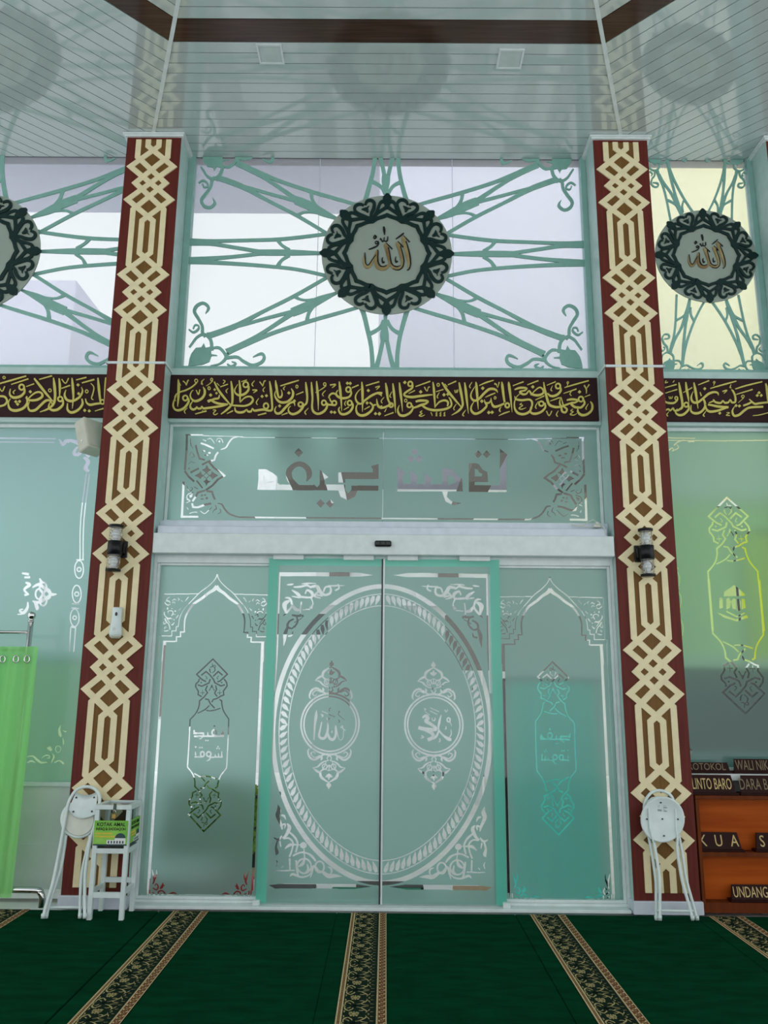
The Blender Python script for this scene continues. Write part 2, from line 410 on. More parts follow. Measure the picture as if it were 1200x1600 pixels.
def text_mesh(txt, size, sx=1.0, extrude=0.0015, space=1.0, bold=0.0):
    cu = bpy.data.curves.new('lettering', 'FONT'); cu.body = txt; cu.size = size; cu.extrude = extrude; cu.space_character = space; cu.resolution_u = 3; cu.offset = bold
    cu.align_x = 'CENTER'; cu.align_y = 'CENTER'
    ob = bpy.data.objects.new('lettering', cu); COL.objects.link(ob)
    dg = bpy.context.evaluated_depsgraph_get(); me = bpy.data.meshes.new_from_object(ob.evaluated_get(dg))
    bpy.data.objects.remove(ob); bpy.data.curves.remove(cu)
    me.transform(Matrix.Diagonal((sx, 1, 1, 1)))
    return me
def text_obj(name, txt, size, mtx, m, parent, sx=1.0, ext=0.0015, space=1.0, bold=0.0):
    me = text_mesh(txt, size, sx, ext, space, bold); me.materials.clear(); me.materials.append(m); me.transform(mtx)
    o = bpy.data.objects.new(name, me); COL.objects.link(o); o.parent = parent
    o.matrix_parent_inverse = Matrix.Translation(-Vector(parent.location)) if parent.parent is None else Matrix.Identity(4)
    return o
UPRIGHT = Matrix.Rotation(math.radians(90), 4, 'X')
XC = -0.0275
ZC = 6.02
# ================================================================== SETTING
box('floor', (-6, 6, -12, 0.42, -0.12, -0.026), M['ground'], kind='structure')
box('ground', (-14, 14, 0.42, 30, -0.12, -0.03), M['ground'], kind='structure')

# ---- ceiling: octagonal rings of glossy planks with one brown ring, hip strips between the wedges
OX, OY = -0.03, -4.75
T22 = math.tan(PI/8)
def clip_poly(poly, a, b, c):                         # keep a*x+b*y <= c
    out = []
    for i in range(len(poly)):
        p, q = poly[i-1], poly[i]; dp, dq = a*p[0]+b*p[1]-c, a*q[0]+b*q[1]-c
        if (dp <= 0) != (dq <= 0):
            t = dp/(dp-dq); out.append((p[0]+(q[0]-p[0])*t, p[1]+(q[1]-p[1])*t))
        if dq <= 0: out.append(q)
    return out
b = MB(); bw = MB()
edges = [(3.56, 3.765, True)] + [(3.765+0.1*k, 3.865+0.1*k, False) for k in range(36)] + [(3.56-0.1*(k+1), 3.56-0.1*k, False) for k in range(35)]
for w in range(8):
    an = w*PI/4
    for r0, r1, brown in edges:
        if r0 < 0.02: continue
        g = 0.0035
        t0, t1 = r0*T22-0.006, r1*T22-0.006
        P = [(-t0, r0+g), (t0, r0+g), (t1, r1-g), (-t1, r1-g)]
        P = [(OX+u*math.cos(an)-v*math.sin(an), OY+u*math.sin(an)+v*math.cos(an)) for u, v in P]
        for (a_, b_, c_) in ((0, 1, 0.30), (0, -1, 11), (1, 0, 5.9), (-1, 0, 5.9)):
            P = clip_poly(P, a_, b_, c_)
            if len(P) < 3: break
        if len(P) < 3: continue
        tg = bw if brown else b
        tg.face([(x, y, ZC) for x, y in P][::-1])
        for i in range(len(P)):
            p, q = P[i-1], P[i]
            tg.face([(p[0], p[1], ZC), (q[0], q[1], ZC), (q[0], q[1], ZC+0.008), (p[0], p[1], ZC+0.008)])
b.k = 1; b.box(-6, 6, -12, 0.42, ZC+0.008, ZC+0.12)
ceiling = b.build('ceiling', [M['ceil'], M['gap']], kind='structure')
bw.build('brown_board_ring', M['dkwood'], ceiling)
for w in range(8):
    an = PI/8+w*PI/4; d = (math.sin(an), math.cos(an)); R1 = 6.9
    if abs(d[1]) > 0.5 and d[1] > 0: R1 = (0.0-OY)/d[1] - 0.02
    b = MB(); b.box(-0.014, 0.014, 0.3, R1, ZC-0.008, ZC+0.004)
    b.xf(Matrix.Translation((OX, OY, 0)) @ Matrix.Rotation(-an, 4, 'Z'))
    b.build('hip_strip', M['alu'], ceiling)

# ---- columns with interlaced cream lattice
CELLS = [5.551-0.9845*k for k in range(-1, 6)]
def lattice_pat():
    p = Pat(); W = 0.045
    for sx in (1, -1):
        o1, o2 = [], []
        for k, c in enumerate(CELLS):
            n = -0.9845
            o1 = [(-.126*sx, c+.4923), (-.126*sx, c+.245), (.126*sx, c), (-.126*sx, c-.245), (-.126*sx, c-.4923)]
            o2 = [(.045*sx, c+.4923), (.045*sx, c+.347), (-.178*sx, c+.154), (.178*sx, c-.154), (-.045*sx, c-.347), (-.045*sx, c-.4923)]
            p._add(strip([(x, z, W) for x, z in o1], True)); p._add(strip([(x, z, W) for x, z in o2], True))
    return p.clip(zmax=5.961, zmin=0.127)
def infill_pat():
    p = Pat()
    for c in CELLS:
        h = [(.126, .4923), (.126, .245), (.101, .2207), (.178, .154), (.0667, .0577), (.126, 0), (.0667, -.0577), (.178, -.154), (.101, -.2207), (.126, -.245), (.126, -.4923)]
        for (x0, z0), (x1, z1) in zip(h[:-1], h[1:]):
            p.q.append(((-x0, c+z0), (x0, c+z0), (x1, c+z1), (-x1, c+z1)))
    return p.clip(zmax=5.961, zmin=0.127)
LAT, INF = lattice_pat(), infill_pat()
def column(x0, x1, label, faced=True):
    xc = (x0+x1)/2
    t = empty('column', (xc, 0.15, 0), label, 'column', kind='structure')
    box('shaft', (x0+0.001, x1-0.001, 0.006, 0.42, 0, 5.985), M['paint'], t)
    box('face_panel', (x0, x1, 0.0, 0.006, 0.085, 5.985), M['brown'], t)
    if faced:
        sh = lambda x, z: (x+xc, z)
        relief('ochre_infill', INF.tf(sh), -0.003, 0.003, M['ochre'], t)
        relief('lattice', LAT.tf(sh), -0.010, 0.010, M['cream'], t)
    bb = MB(); bb.box(x0-0.004, x1+0.004, -0.014, 0.0, 3.953, 3.972); bb.box(x0-0.01, x0, -0.014, 0.30, 3.953, 3.972); bb.box(x1, x1+0.01, -0.014, 0.30, 3.953, 3.972)
    bb.build('joint_band', M['alu'], t)
    bb = MB()
    for zz, e in ((5.985, 0.02), (6.0, 0.032)): bb.box(x0-e, x1+e, -e, 0.30, zz, zz+0.017)
    bb.build('cornice', M['alu'], t)
    bb = MB(); bb.box(x0-0.012, x1+0.012, -0.022, 0.1, 0, 0.085, 0.004); bb.build('plinth', M['lav'], t)
    return t
column(-2.21, -1.757, 'tall maroon column with cream lattice behind the donation box')
column(1.70, 2.152, 'tall maroon column with cream lattice behind the round seat bottom')
column(3.15, 3.60, 'pale green column side at the far end of the narrow bay', False)
column(-5.25, -4.80, 'column outside the picture', False) if False else None

# ---- walls between the columns
def wallbox(name, *boxes, m=None):
    bb = MB()
    for d in boxes: bb.box(*d)
    return bb.build(name, m or M['paint'], kind='structure')
wallbox('wall_front', (-4.85, -2.2105, 0.19, 0.42, 3.535, 4.0), (-1.7565, 1.6995, 0.19, 0.42, 3.545, 4.0), (2.1525, 3.1495, 0.19, 0.42, 3.545, 4.0))
wallbox('trim_1', (-1.7565, 1.6995, 0.16, 0.42, 2.46, 2.735), m=M['lav'])
bb = MB(); bb.box(-4.85, -2.2105, 0.27, 0.42, 0.0, 0.76)
wl = bb.build('wall_left', M['marble'], kind='structure')
bb = MB()
for z in (0.36, 0.585):
    bb = MB(); bb.box(-4.85, -2.2105, 0.2690, 0.27, z, z+0.002); bb.build('tile_joint', M['lav'], wl)
box('baseboard_left', (-4.85, -2.2105, 0.24, 0.2695, 0, 0.06), M['ext_white'], kind='structure', bev=0.005)
wallbox('wall_right', (2.1525, 3.1495, 0.27, 0.42, 0.0, 0.86), (2.1525, 3.1495, 0.105, 0.42, 0.8605, 0.905), m=M['marble'])

wallbox('wall_end', (3.601, 6.0, 0.19, 0.42, 0.0, 6.018), (-6.0, -4.851, 0.19, 0.42, 0.0, 6.018))

# ---- clerestory windows
def clerestory(n, x0, x1, joints, label=None):
    t = empty('window_%d' % n, ((x0+x1)/2, 0.3, 4.0), label, 'window' if label else None, kind='structure')
    f = MB()
    f.box(x0, x0+0.054, 0.262, 0.34, 4.0, 6.018); f.box(x1-0.045, x1, 0.262, 0.34, 4.0, 6.018); f.box(x0+0.054, x1-0.045, 0.262, 0.34, 4.0, 4.052)
    f.build('frame', M['teal_frame'], t)
    xs = [x0+0.05]+joints+[x1-0.04]
    for a, c in zip(xs[:-1], xs[1:]): box('glass_pane', (a+0.0015, c-0.0015, 0.306, 0.314, 4.045, 6.018), M['sky_glass'], t)
    for x in joints: box('pane_joint', (x-0.002, x+0.002, 0.304, 0.316, 4.05, 6.018), M['lav'], t)
    return t
clerestory(1, -4.80, -2.211, [-3.85])
clerestory(2, -1.756, 1.699, [onto(496, 400, 0.3)[0], onto(708, 400, 0.3)[0]])
clerestory(3, 2.153, 3.149, [])

# lattice of the wide bays: traced on one corner, mirrored about the medallion centre
MZ = 5.072
def wide_lattice(mirror_left=True):
    A = (280, 400, 5)
    q = Pat(A, 0.285)
    q.S('1250,120,24 1150,168,24 900,310,26 640,440,26 440,545,40 230,622,44', '900,312,30 940,335,18 990,343,16 1060,338,22',
        '1300,255,16 1220,290,22 1100,340,56 990,395,70 880,440,66', '900,430,40 870,436,28 680,485,24 500,535,24 430,548,30',
        '900,440,40 860,462,34 680,580,28 560,650,28 370,752,50', '1430,390,22 1250,442,26 1010,510,28 760,590,28 600,652,34 370,748,48',
        '1080,350,36 1040,400,26 1010,450,26 998,510,34')
    c = Pat(A, 0.285)
    c.S('205,448,4 228,402,24 190,367,22 140,385,24 118,432,26 150,490,26 178,545,24 182,600,26 205,625,30',
        '75,572,12 110,595,16 148,570,16 150,542,12 122,540,12 108,568,10', '78,712,14 100,682,16 140,632,18 195,610,22 245,655,26 255,735,26',
        '255,720,14 310,716,22 355,762,24 360,802,22 312,842,14 245,857,10', '240,772,16 296,776,4',
        '365,795,24 450,788,22 500,820,24 570,852,24 640,830,24 664,790,24 640,762,22 575,788,5', '375,842,14 405,862,18 442,838,14 410,824,8',
        '250,610,30 215,612,30', '372,755,30 372,792,24')
    c.poly('70,858 80,800 95,760 130,716 172,712 192,680 206,716 248,708 250,780 235,825 180,848')
    q = q+c
    h = Pat((280, 220, 5), 0.285)
    h.S('1180,715,24 1130,728,24 800,766,26 500,776,24 250,782,28 110,782,38 50,782,40', '1160,876,22 1110,876,24 900,872,42 760,871,46 620,871,44',
        '640,865,28 400,826,26 250,802,30 110,797,36 50,795,36', '640,878,28 400,906,26 110,926,38 50,928,38', '770,772,34 800,812,22 860,852,26', '860,892,26 800,932,22 770,978,34',
        '1180,1062,24 1140,1050,24 900,1000,24 600,970,26 300,950,30 110,938,44 50,936,44')
    v = Pat((530, 480, 8), 0.285)
    v.S('255,-20,62 300,60,60 350,260,58 400,500,54 420,780,60', '580,60,50 575,200,52 565,330,110 570,420,104', '545,420,52 500,620,54 455,790,70', '598,420,52 640,620,54 690,790,70',
        '860,20,62 830,100,60 765,340,54 730,560,54 720,790,60', '555,160,40 520,240,44 460,290,44 390,325,50', '600,160,40 640,240,42 690,290,42 760,325,50')
    bot = v+q+q.mx(XC)
    allp = bot+bot.mz(MZ)+h+h.mx(XC)
    return allp
WIDE = wide_lattice()
t = relief('window_lattice', WIDE.clip(zmax=6.017, zmin=4.05, xmin=-1.703, xmax=1.655), 0.285, 0.012, M['lattice'], kind='thing',
           label='teal cut-out ray lattice in the clerestory above the entrance doors', cat='lattice')
LXC = -3.52
relief('window_lattice', WIDE.tf(lambda x, z: (x-XC+LXC+0.02, z)).clip(zmax=6.017, zmin=4.05, xmin=-4.75, xmax=-2.264), 0.285, 0.012, M['lattice'], kind='thing',
       label='teal ray lattice cut by the picture edge, beside the left column', cat='lattice')
RXC = 2.675
def narrow_lattice():
    q = Pat((1000, 470, 6), 0.285)
    q.S('345,-60,18 342,40,18 335,200,18 320,330,20 300,410,26 285,490,30', '470,-40,18 455,60,36 432,140,44', '430,140,34 390,250,24 330,360,24 300,440,24',
        '440,140,34 425,260,22 412,400,26 400,600,22', '640,-40,20 590,30,20 510,190,20 445,370,22 412,500,26 400,600,26', '475,60,20 480,130,16 512,190,22', '452,80,20 410,140,18 345,180,22',
        '228,356,6 272,348,16 270,318,14 235,312,14 210,345,16 225,395,16 255,430,16 262,475,16', '195,450,8 215,468,12 235,445,10 222,428,8',
        '205,545,10 220,500,12 265,482,14 310,510,16 318,550,14', '320,558,10 370,562,14 392,600,16 375,640,12 335,652,8',
        '400,610,16 440,602,14 485,625,14 535,640,14 580,630,16 592,600,16 575,582,14 540,605,5', '415,640,8 440,650,12 462,632,8', '325,590,12 350,592,4')
    q.poly('215,660 212,610 225,575 262,555 280,535 288,556 325,552 328,610 318,640 270,655')
    bot = q+q.mx(RXC)
    return bot+bot.mz(5.06)
relief('window_lattice', narrow_lattice().clip(zmax=6.017, zmin=4.05, xmin=2.2, xmax=3.11), 0.285, 0.012, M['lattice'], kind='thing',
       label='narrow teal lattice crossing over the pale yellow clerestory bay', cat='lattice')

# ---- medallions
def medallion_pat():
    c0 = onto(604.0, 397.5, 0.245)
    p = Pat((590, 300, 10), 0.245)
    f = Pat((590, 300, 10), 0.245)
    f.S('138,36,4 138,58,50 138,85,102 138,112,122 138,135,120 138,160,112 138,200,84 138,245,40')
    f.S('165,165,56 215,165,50 252,185,46 278,240,44 302,320,52 335,390,60 385,440,74', '138,240,60 210,290,48 290,345,46 355,405,50', '138,372,56 200,400,54 300,432,54 375,462,92')
    f.dot(385, 446, 56, 50)
    fm = f.mx(c0[0])
    hpat = Pat((590, 300, 10), 0.245)
    hpat.S('380,425,40 350,350,42 316,270,44 303,205,46 335,152,44 395,140,44 447,170,42 468,215,32', '400,420,40 455,380,46 545,345,52 612,290,52 612,232,46 560,200,42 490,222,30',
           '395,235,5 425,262,40 445,285,60 430,330,24', '445,280,40 480,275,20 522,272,4')
    base = f+fm+hpat
    out = Pat(None, 0.245)
    for k in range(8):
        a = k*PI/4; ca, sa = math.cos(a), math.sin(a)
        out = out+base.tf(lambda x, z: ((x-c0[0])*ca-(z-c0[1])*sa, (x-c0[0])*sa+(z-c0[1])*ca))
    return out
MED = medallion_pat()
def script_pat():
    c = (550, 340, 10.909); g = Pat(c, 0.24)
    g.S('866,335,10 872,372,74 900,500,60 935,640,56 958,760,44 965,830,30 950,900,6', '772,428,10 775,460,70 805,560,58 835,670,56 850,760,46 845,830,44 800,880,50 740,890,48 690,860,44 650,820,36',
        '572,450,10 572,485,66 592,580,56 615,680,52 635,770,46 620,830,40 570,880,52 500,890,58 430,860,56 400,790,48 405,720,40 425,640,32 420,575,16',
        '420,575,16 395,650,36 345,760,40 300,840,44 250,862,50 212,820,46 198,740,34 208,660,20 214,615,8')
    k = Pat(c, 0.24)  # black strokes: shadow of the letters drawn offset to the right, plus small marks
    k.S('870,322,10 920,372,16 978,432,18', '915,420,20 945,510,20 975,620,22 992,730,24 992,830,22 970,890,20 935,915,12', '775,420,12 820,465,16 868,520,18', '820,505,18 848,590,18 872,690,22 880,770,22 862,850,20 810,900,16 750,908,12 690,888,10',
        '575,448,12 630,500,16 682,552,18', '615,525,20 635,610,18 652,720,22 668,790,22 705,838,18 770,850,14 825,835,14', '430,565,16 440,600,20 435,690,22 440,770,22 475,835,18 530,852,16 590,830,14',
        '214,612,14 218,690,22 225,780,20 250,825,16 290,810,16 345,730,16 405,650,14', '520,690,10 508,730,22 520,780,30 550,770,16', '745,680,10 735,725,20 745,770,30 778,760,16',
        '535,170,30 545,230,40 550,305,18', '745,380,14 810,335,24 878,280,20', '280,558,14 350,535,22 420,500,22 450,450,20 435,415,16', '470,390,10 485,375,20 510,420,18 535,410,18 545,350,12', '545,410,14 575,420,18 600,400,20 605,340,18', '380,310,12 415,345,14 375,380,14')
    k.ring(412, 440, 22, 22, 14, 12); k.ring(380, 350, 18, 20, 14, 12)
    c0 = onto(604.0, 397.5, 0.24); fn = lambda x, z: (x-c0[0], z-c0[1])
    return g.tf(fn), k.tf(fn)
SG, SK = script_pat()
def medallion(x, z, s, label):
    t = empty('medallion', (x, 0.25, z), label, 'medallion', 'round calligraphy medallions on the clerestory')
    tf = lambda u, v: (x+u*s, z+v*s)
    d = MB(); d.lathe([(0.552*s, 0), (0.552*s, 0.014)], n=72); d.xf(Matrix.Translation((x, 0.264, z)) @ Matrix.Rotation(PI/2, 4, 'X')); d.build('disc', M['disc'], t)
    for k in range(4):
        st = MB(); a = PI/4+k*PI/2; st.tube([(x+0.42*s*math.cos(a), 0.264, z+0.42*s*math.sin(a)), (x+0.42*s*math.cos(a), 0.304, z+0.42*s*math.sin(a))], 0.008); st.build('spacer', M['alu'], t)
    relief('ornament_ring', MED.tf(tf), 0.238, 0.012, M['ring'], t)
    relief('script_shadow_marks', SK.tf(tf), 0.2425, 0.0075, M['black'], t)
    relief('script', SG.tf(tf), 0.2440, 0.006, M['bronze'], t)
medallion(-0.022, 5.070, 1.0, 'round dark green calligraphy medallion above the entrance doors')
medallion(-3.515, 5.070, 1.0, 'round calligraphy medallion cut off by the picture edge beside the left column')
medallion(2.673, 5.072, 0.772, 'smaller round calligraphy medallion on the pale yellow clerestory bay')
# ================================================================== CALLIGRAPHY BOARDS
def board(x0, x1, label, pats, mirror=None):
    t = empty('calligraphy_board', ((x0+x1)/2, 0.19, 3.57), label, 'sign board', 'calligraphy boards under the clerestory')
    box('panel', (x0, x1, 0.168, 0.1895, 3.572, 3.936), M['board'], t, 0.003)
    g = pats[0]
    for p in pats[1:]: g = g+p
    g = g.clip(xmin=x0+0.01, xmax=x1-0.01)
    relief('lettering', g, 0.160, 0.008, M['gold'], t)
    return t
FY = 0.165
K1 = Pat((262, 580, 7.0588), FY)
K1.S('118,92,12 122,150,26 122,200,28 118,300,22 110,392,6', '125,120,10 145,158,8', '320,130,14 270,175,16 200,212,16 130,235,16 90,265,12 78,300,10 88,330,8',
     '228,300,18 232,340,22 190,402,26 130,432,26 85,425,22 62,385,18 68,335,14 98,268,6', '170,110,12 195,130,12 207,155,8 220,112,12 234,98,10', '405,88,4 375,120,12 386,148,12 368,140,8',
     '392,175,8 410,215,24 405,262,24 370,308,26 310,332,26 268,312,20 250,270,14 265,225,8 285,210,4', '316,210,12 340,258,12 356,205,12', '497,108,10 465,140,8 425,165,5',
     '280,328,8 252,370,16 254,405,22 282,425,24 312,412,20 322,392,10 336,412,22 366,412,20 378,388,10 394,412,22 430,410,24 520,398,24 600,385,22 668,368,10',
     '440,332,18 480,322,26 520,345,26 580,362,24 664,365,16', '572,262,10 560,300,20 510,310,22 445,342,18', '515,118,16 560,208,24 620,288,24 692,372,14', '545,135,8 572,162,8',
     '700,112,14 712,200,26 716,300,24 705,370,22 650,430,22 588,476,8', '305,474,10 430,440,16', '655,470,8 722,438,14', '500,430,8 532,432,10 505,465,10 525,482,12 555,465,6',
     '612,100,8 634,112,10 612,140,8', '580,176,10 666,145,12', '668,190,4 645,218,12 657,242,10', '893,165,20 890,210,24 850,252,26 790,268,24 746,240,18 742,200,12 775,145,5',
     '812,118,8 876,98,10', '790,102,12 800,200,26 798,335,12', '700,378,14 760,382,20 850,385,20 915,360,22 942,315,22 912,282,20 855,292,16 798,345,10',
     '742,398,10 750,440,22 790,457,24 840,450,24 872,425,12 886,446,22 920,445,20 936,412,10 955,437,22 1000,432,24 1060,425,24 1120,437,22 1152,420,22 1150,330,22 1138,200,26 1125,112,12',
     '960,105,4 930,145,12 945,168,10', '1005,300,4 978,345,12 992,372,10', '935,210,12 985,212,14 945,240,8', '1015,118,12 1040,150,12 1050,165,8 1062,118,12 1082,105,10', '1075,175,4 1052,208,12 1065,228,10', '995,487,10 1088,464,16', '220,405,4 185,440,12 198,470,8')
K1.ring(196, 298, 26, 28, 18); K1.ring(316, 108, 16, 18, 10); K1.ring(486, 94, 12, 14, 9); K1.ring(458, 190, 12, 16, 10); K1.ring(862, 150, 28, 30, 18); K1.ring(1085, 385, 26, 30, 18)
K1.dia(475, 265, 20); K1.dia(520, 205, 16); K1.dia(540, 245, 16); K1.dia(1042, 280, 18); K1.dia(1090, 272, 18); K1.dot(385, 435, 5)
K2 = Pat((426, 580, 7.0588), FY)
K2.S('32,102,10 40,160,26 52,230,24 66,284,22 92,288,20 106,252,14 95,205,6', '85,165,12 180,135,16 290,102,12', '140,165,6 120,192,12 132,208,8', '205,192,8 226,235,24 215,292,26 160,340,26 90,345,26 45,310,22 24,262,14 36,215,5',
     '258,262,8 340,230,12', '245,385,6 235,345,20 190,355,22 140,405,26 85,462,26 42,465,24 24,430,16 42,388,6', '100,486,8 165,462,14', '330,350,18 338,390,24 290,450,26 226,476,26 182,455,22 176,412,12 200,385,5',
     '365,122,12 374,200,26 382,290,22 374,352,22 345,380,18 310,388,14', '395,408,5 356,452,12 370,480,12', '428,122,12 434,210,24 440,300,20 436,400,22 455,452,26 505,472,26 565,445,26 598,398,22 602,350,18',
     '485,112,12 492,200,26 502,310,20 504,432,5', '592,160,9 540,200,9 470,238,5', '585,213,5 550,252,11 562,278,8', '620,300,14 628,270,18 655,248,20 690,252,20 725,285,26 780,300,26 842,286,22 868,242,20 852,205,16',
     '720,210,10 702,240,12 712,258,8', '598,372,20 640,372,20 690,378,20', '630,300,14 640,330,16 660,345,18', '735,116,12 744,200,28 756,320,20 762,444,5', '875,186,12 948,154,14',
     '875,348,16 886,385,22 858,442,26 800,476,26 752,470,24 728,428,18 742,395,8', '785,428,8 842,395,12', '812,325,4 794,360,12 806,382,8', '983,120,12 990,200,28 992,330,22 990,450,5',
     '1010,345,14 960,362,22 924,330,20 914,280,16 936,232,10 972,198,5', '1028,162,12 1176,118,14', '1132,182,12 1180,168,12 1145,205,8', '1210,245,24 1160,242,22 1090,272,24 1020,322,22 995,348,16',
     '1210,390,22 1168,395,22 1152,345,18 1148,305,6', '1070,345,16 1106,385,22 1092,432,24 1032,480,28 972,490,28 930,460,24 922,400,16 946,355,6', '1010,424,8 1072,390,12', '632,155,14 695,148,14 655,185,8', '1110,380,20 1140,370,16')
K2.ring(308, 368, 24, 24, 18); K2.ring(268, 172, 12, 16, 10); K2.ring(575, 145, 14, 16, 10); K2.ring(566, 350, 24, 26, 18); K2.ring(680, 352, 24, 24, 18); K2.ring(836, 205, 26, 28, 18); K2.ring(850, 352, 24, 26, 18)
for x, y in ((180, 242), (78, 385), (648, 452), (684, 456), (825, 135), (856, 136), (1055, 215), (1042, 352), (1135, 470), (1176, 474), (240, 330)): K2.dia(x, y, 19)
K3 = Pat((590, 580, 7.0588), FY)
K3.S('-5,240,24 30,256,20 46,280,6', '-5,360,22 20,400,24 60,405,24 120,382,22 150,365,18', '88,132,12 100,200,28 112,300,22 132,350,20', '168,136,12 178,220,26 190,340,20 198,462,5', '158,226,5 134,275,12 150,292,8', '72,288,5 40,330,12 52,356,8',
     '75,494,8 176,458,14', '98,412,5 78,450,12', '240,128,12 250,220,28 264,330,20 275,448,5', '240,375,5 222,430,18 242,482,26 292,492,26 350,466,24 385,422,20 386,380,14',
     '388,150,14 380,188,20 322,228,22 292,255,20 312,278,22 380,288,26 470,276,26 560,265,18 606,262,12', '343,248,8 412,214,12', '418,172,10 580,113,14', '515,175,12 545,222,10 560,178,10 578,178,8',
     '420,338,20 470,326,26 552,332,22 530,360,22 480,375,26 440,392,22 390,408,20', '490,378,20 540,412,24 620,432,26 720,425,24 790,402,22 815,370,20 802,315,18 784,288,6', '610,122,12 622,220,26 634,402,12',
     '628,402,10 680,342,18 740,324,22 776,345,22 770,388,18', '645,228,8 726,202,12', '682,233,5 656,282,12 668,298,8', '710,126,14 760,202,26 832,292,24 918,392,10', '740,142,8 768,172,8', '898,126,14 914,210,28 932,310,24 936,380,24 892,440,22 816,487,6',
     '850,208,9 856,236,9 868,230,9 870,208,8', '868,232,9 880,232,9 886,203,9', '775,152,10 866,112,14', '960,126,12 972,220,28 986,340,22 1001,468,5', '868,362,5 838,410,12 850,432,8', '972,428,5 938,480,14 955,497,8',
     '588,455,10 604,494,6', '492,438,8 468,455,9 492,468,9 458,490,12 488,498,10 520,482,5', '1042,122,5 1014,165,12 1026,188,8',      )
for x in (648, 692, 736): K3.S('%d,452,9 %d,470,8 %d,474,8 %d,492,9 %d,494,6' % (x+8, x-6, x+8, x-6, x+12))
K3.ring(148, 376, 22, 22, 18); K3.ring(350, 376, 24, 26, 18); K3.ring(360, 142, 24, 26, 18); K3.ring(310, 326, 14, 16, 9); K3.ring(668, 152, 14, 16, 10)
for x, y in ((300, 126), (475, 230), (732, 262), (775, 256), (20, 470)): K3.dia(x, y, 20)
K4 = Pat((770, 580, 7.0588), FY)
K4.S(
     '220,162,10 338,118,14', '380,152,10 502,106,14', '240,205,14 300,185,24 372,190,20 350,215,18 298,228,20 330,256,24 370,250,18 400,218,16 430,256,22 500,268,26 556,242,22 546,196,18 510,182,16 460,220,12 418,268,8',
     '240,276,5 255,310,20 320,322,24 400,315,22 432,345,22 426,400,20 400,450,24 340,476,26 280,465,26 244,420,20 238,350,14 262,285,10 305,245,6', '318,354,9 298,370,9 330,378,9 288,410,12 318,422,10 366,404,5',
     '572,350,16 577,402,22 530,452,24 460,472,26 414,450,20 416,395,8', '502,332,5 470,390,12 482,416,8', '470,318,8 566,274,14', '560,122,10 572,200,22 596,300,26 622,370,26 680,396,26 742,396,24 810,372,22 880,345,14',
     '750,285,6 736,350,16 754,400,22 764,445,22 800,456,22 816,420,20 782,392,18 765,340,12 752,288,6', '745,175,14 746,220,24 700,266,26 640,276,24 600,245,14', '595,157,8 692,118,12', '657,162,5 640,205,12 655,222,8', '630,332,8 738,293,14',
     '828,140,8 820,165,6', '790,182,10 900,150,16 1056,106,14', '780,247,8 922,198,14', '870,220,8 850,250,10 866,274,6', '815,322,18 870,312,24 936,322,20 910,346,20 862,358,22 900,396,26 950,402,22', '1002,320,16 1010,360,22 970,402,24 930,396,18',
     '1075,335,8 1096,372,22 1090,430,24 1040,476,26 980,486,28 938,450,22 940,395,8', '1005,155,14 1030,200,14 1030,248,8', '1062,148,14 1036,190,8', '1010,287,8 1072,262,12', '1052,362,5 1024,410,12 1036,424,6',
     '590,440,12 620,492,10 650,440,12', '722,436,5 700,480,14 716,502,8', '882,418,8 858,438,9 886,450,9 852,476,12 890,487,9 926,468,5')
K4.ring(534, 360, 26, 26, 18); K4.ring(718, 166, 26, 28, 18); K4.ring(826, 128, 9, 10, 8); K4.ring(970, 310, 26, 28, 18)
for x, y in ((440, 175), (955, 230)): K4.dia(x, y, 20)
K5 = Pat((730, 580, 17.143), FY)
K5.S('230,288,20 245,400,64 270,700,58 295,1032,10', '215,400,10 120,560,32 95,680,42 150,775,54 230,792,62 320,740,62 450,600,64 580,492,66 700,480,62 780,520,50 818,582,8', '320,388,20 500,310,38 708,248,26', '480,702,16 620,640,36 752,588,24', '180,820,14 108,950,42 110,1060,54 200,1142,64 330,1112,62 460,1010,58 520,920,52 475,840,40 455,758,12',
     '485,850,40 570,855,46 622,800,34 637,718,10', '640,725,10 652,850,42 700,942,62 780,955,62 900,912,52 990,870,50', '925,288,20 940,400,66 970,650,58 1002,840,48', '1105,288,20 1120,400,68 1160,700,56 1202,1105,8', '725,340,44 780,360,32 816,442,10 856,295,36', '915,950,8 862,1040,42 895,1095,20', '845,1197,16 990,1130,36 1138,1083,24')
K5.ring(1072, 920, 54, 60, 46); K5.ring(745, 718, 26, 32, 24)
for x, y in ((415, 460), (390, 808), (575, 1112), (665, 1106)): K5.dia(x, y, 50)
board(-1.755, 1.678, 'dark board with yellow Arabic calligraphy over the entrance doors', [K1, K2, K3, K4, K5])
KL = Pat((0, 580, 6.6667), FY)
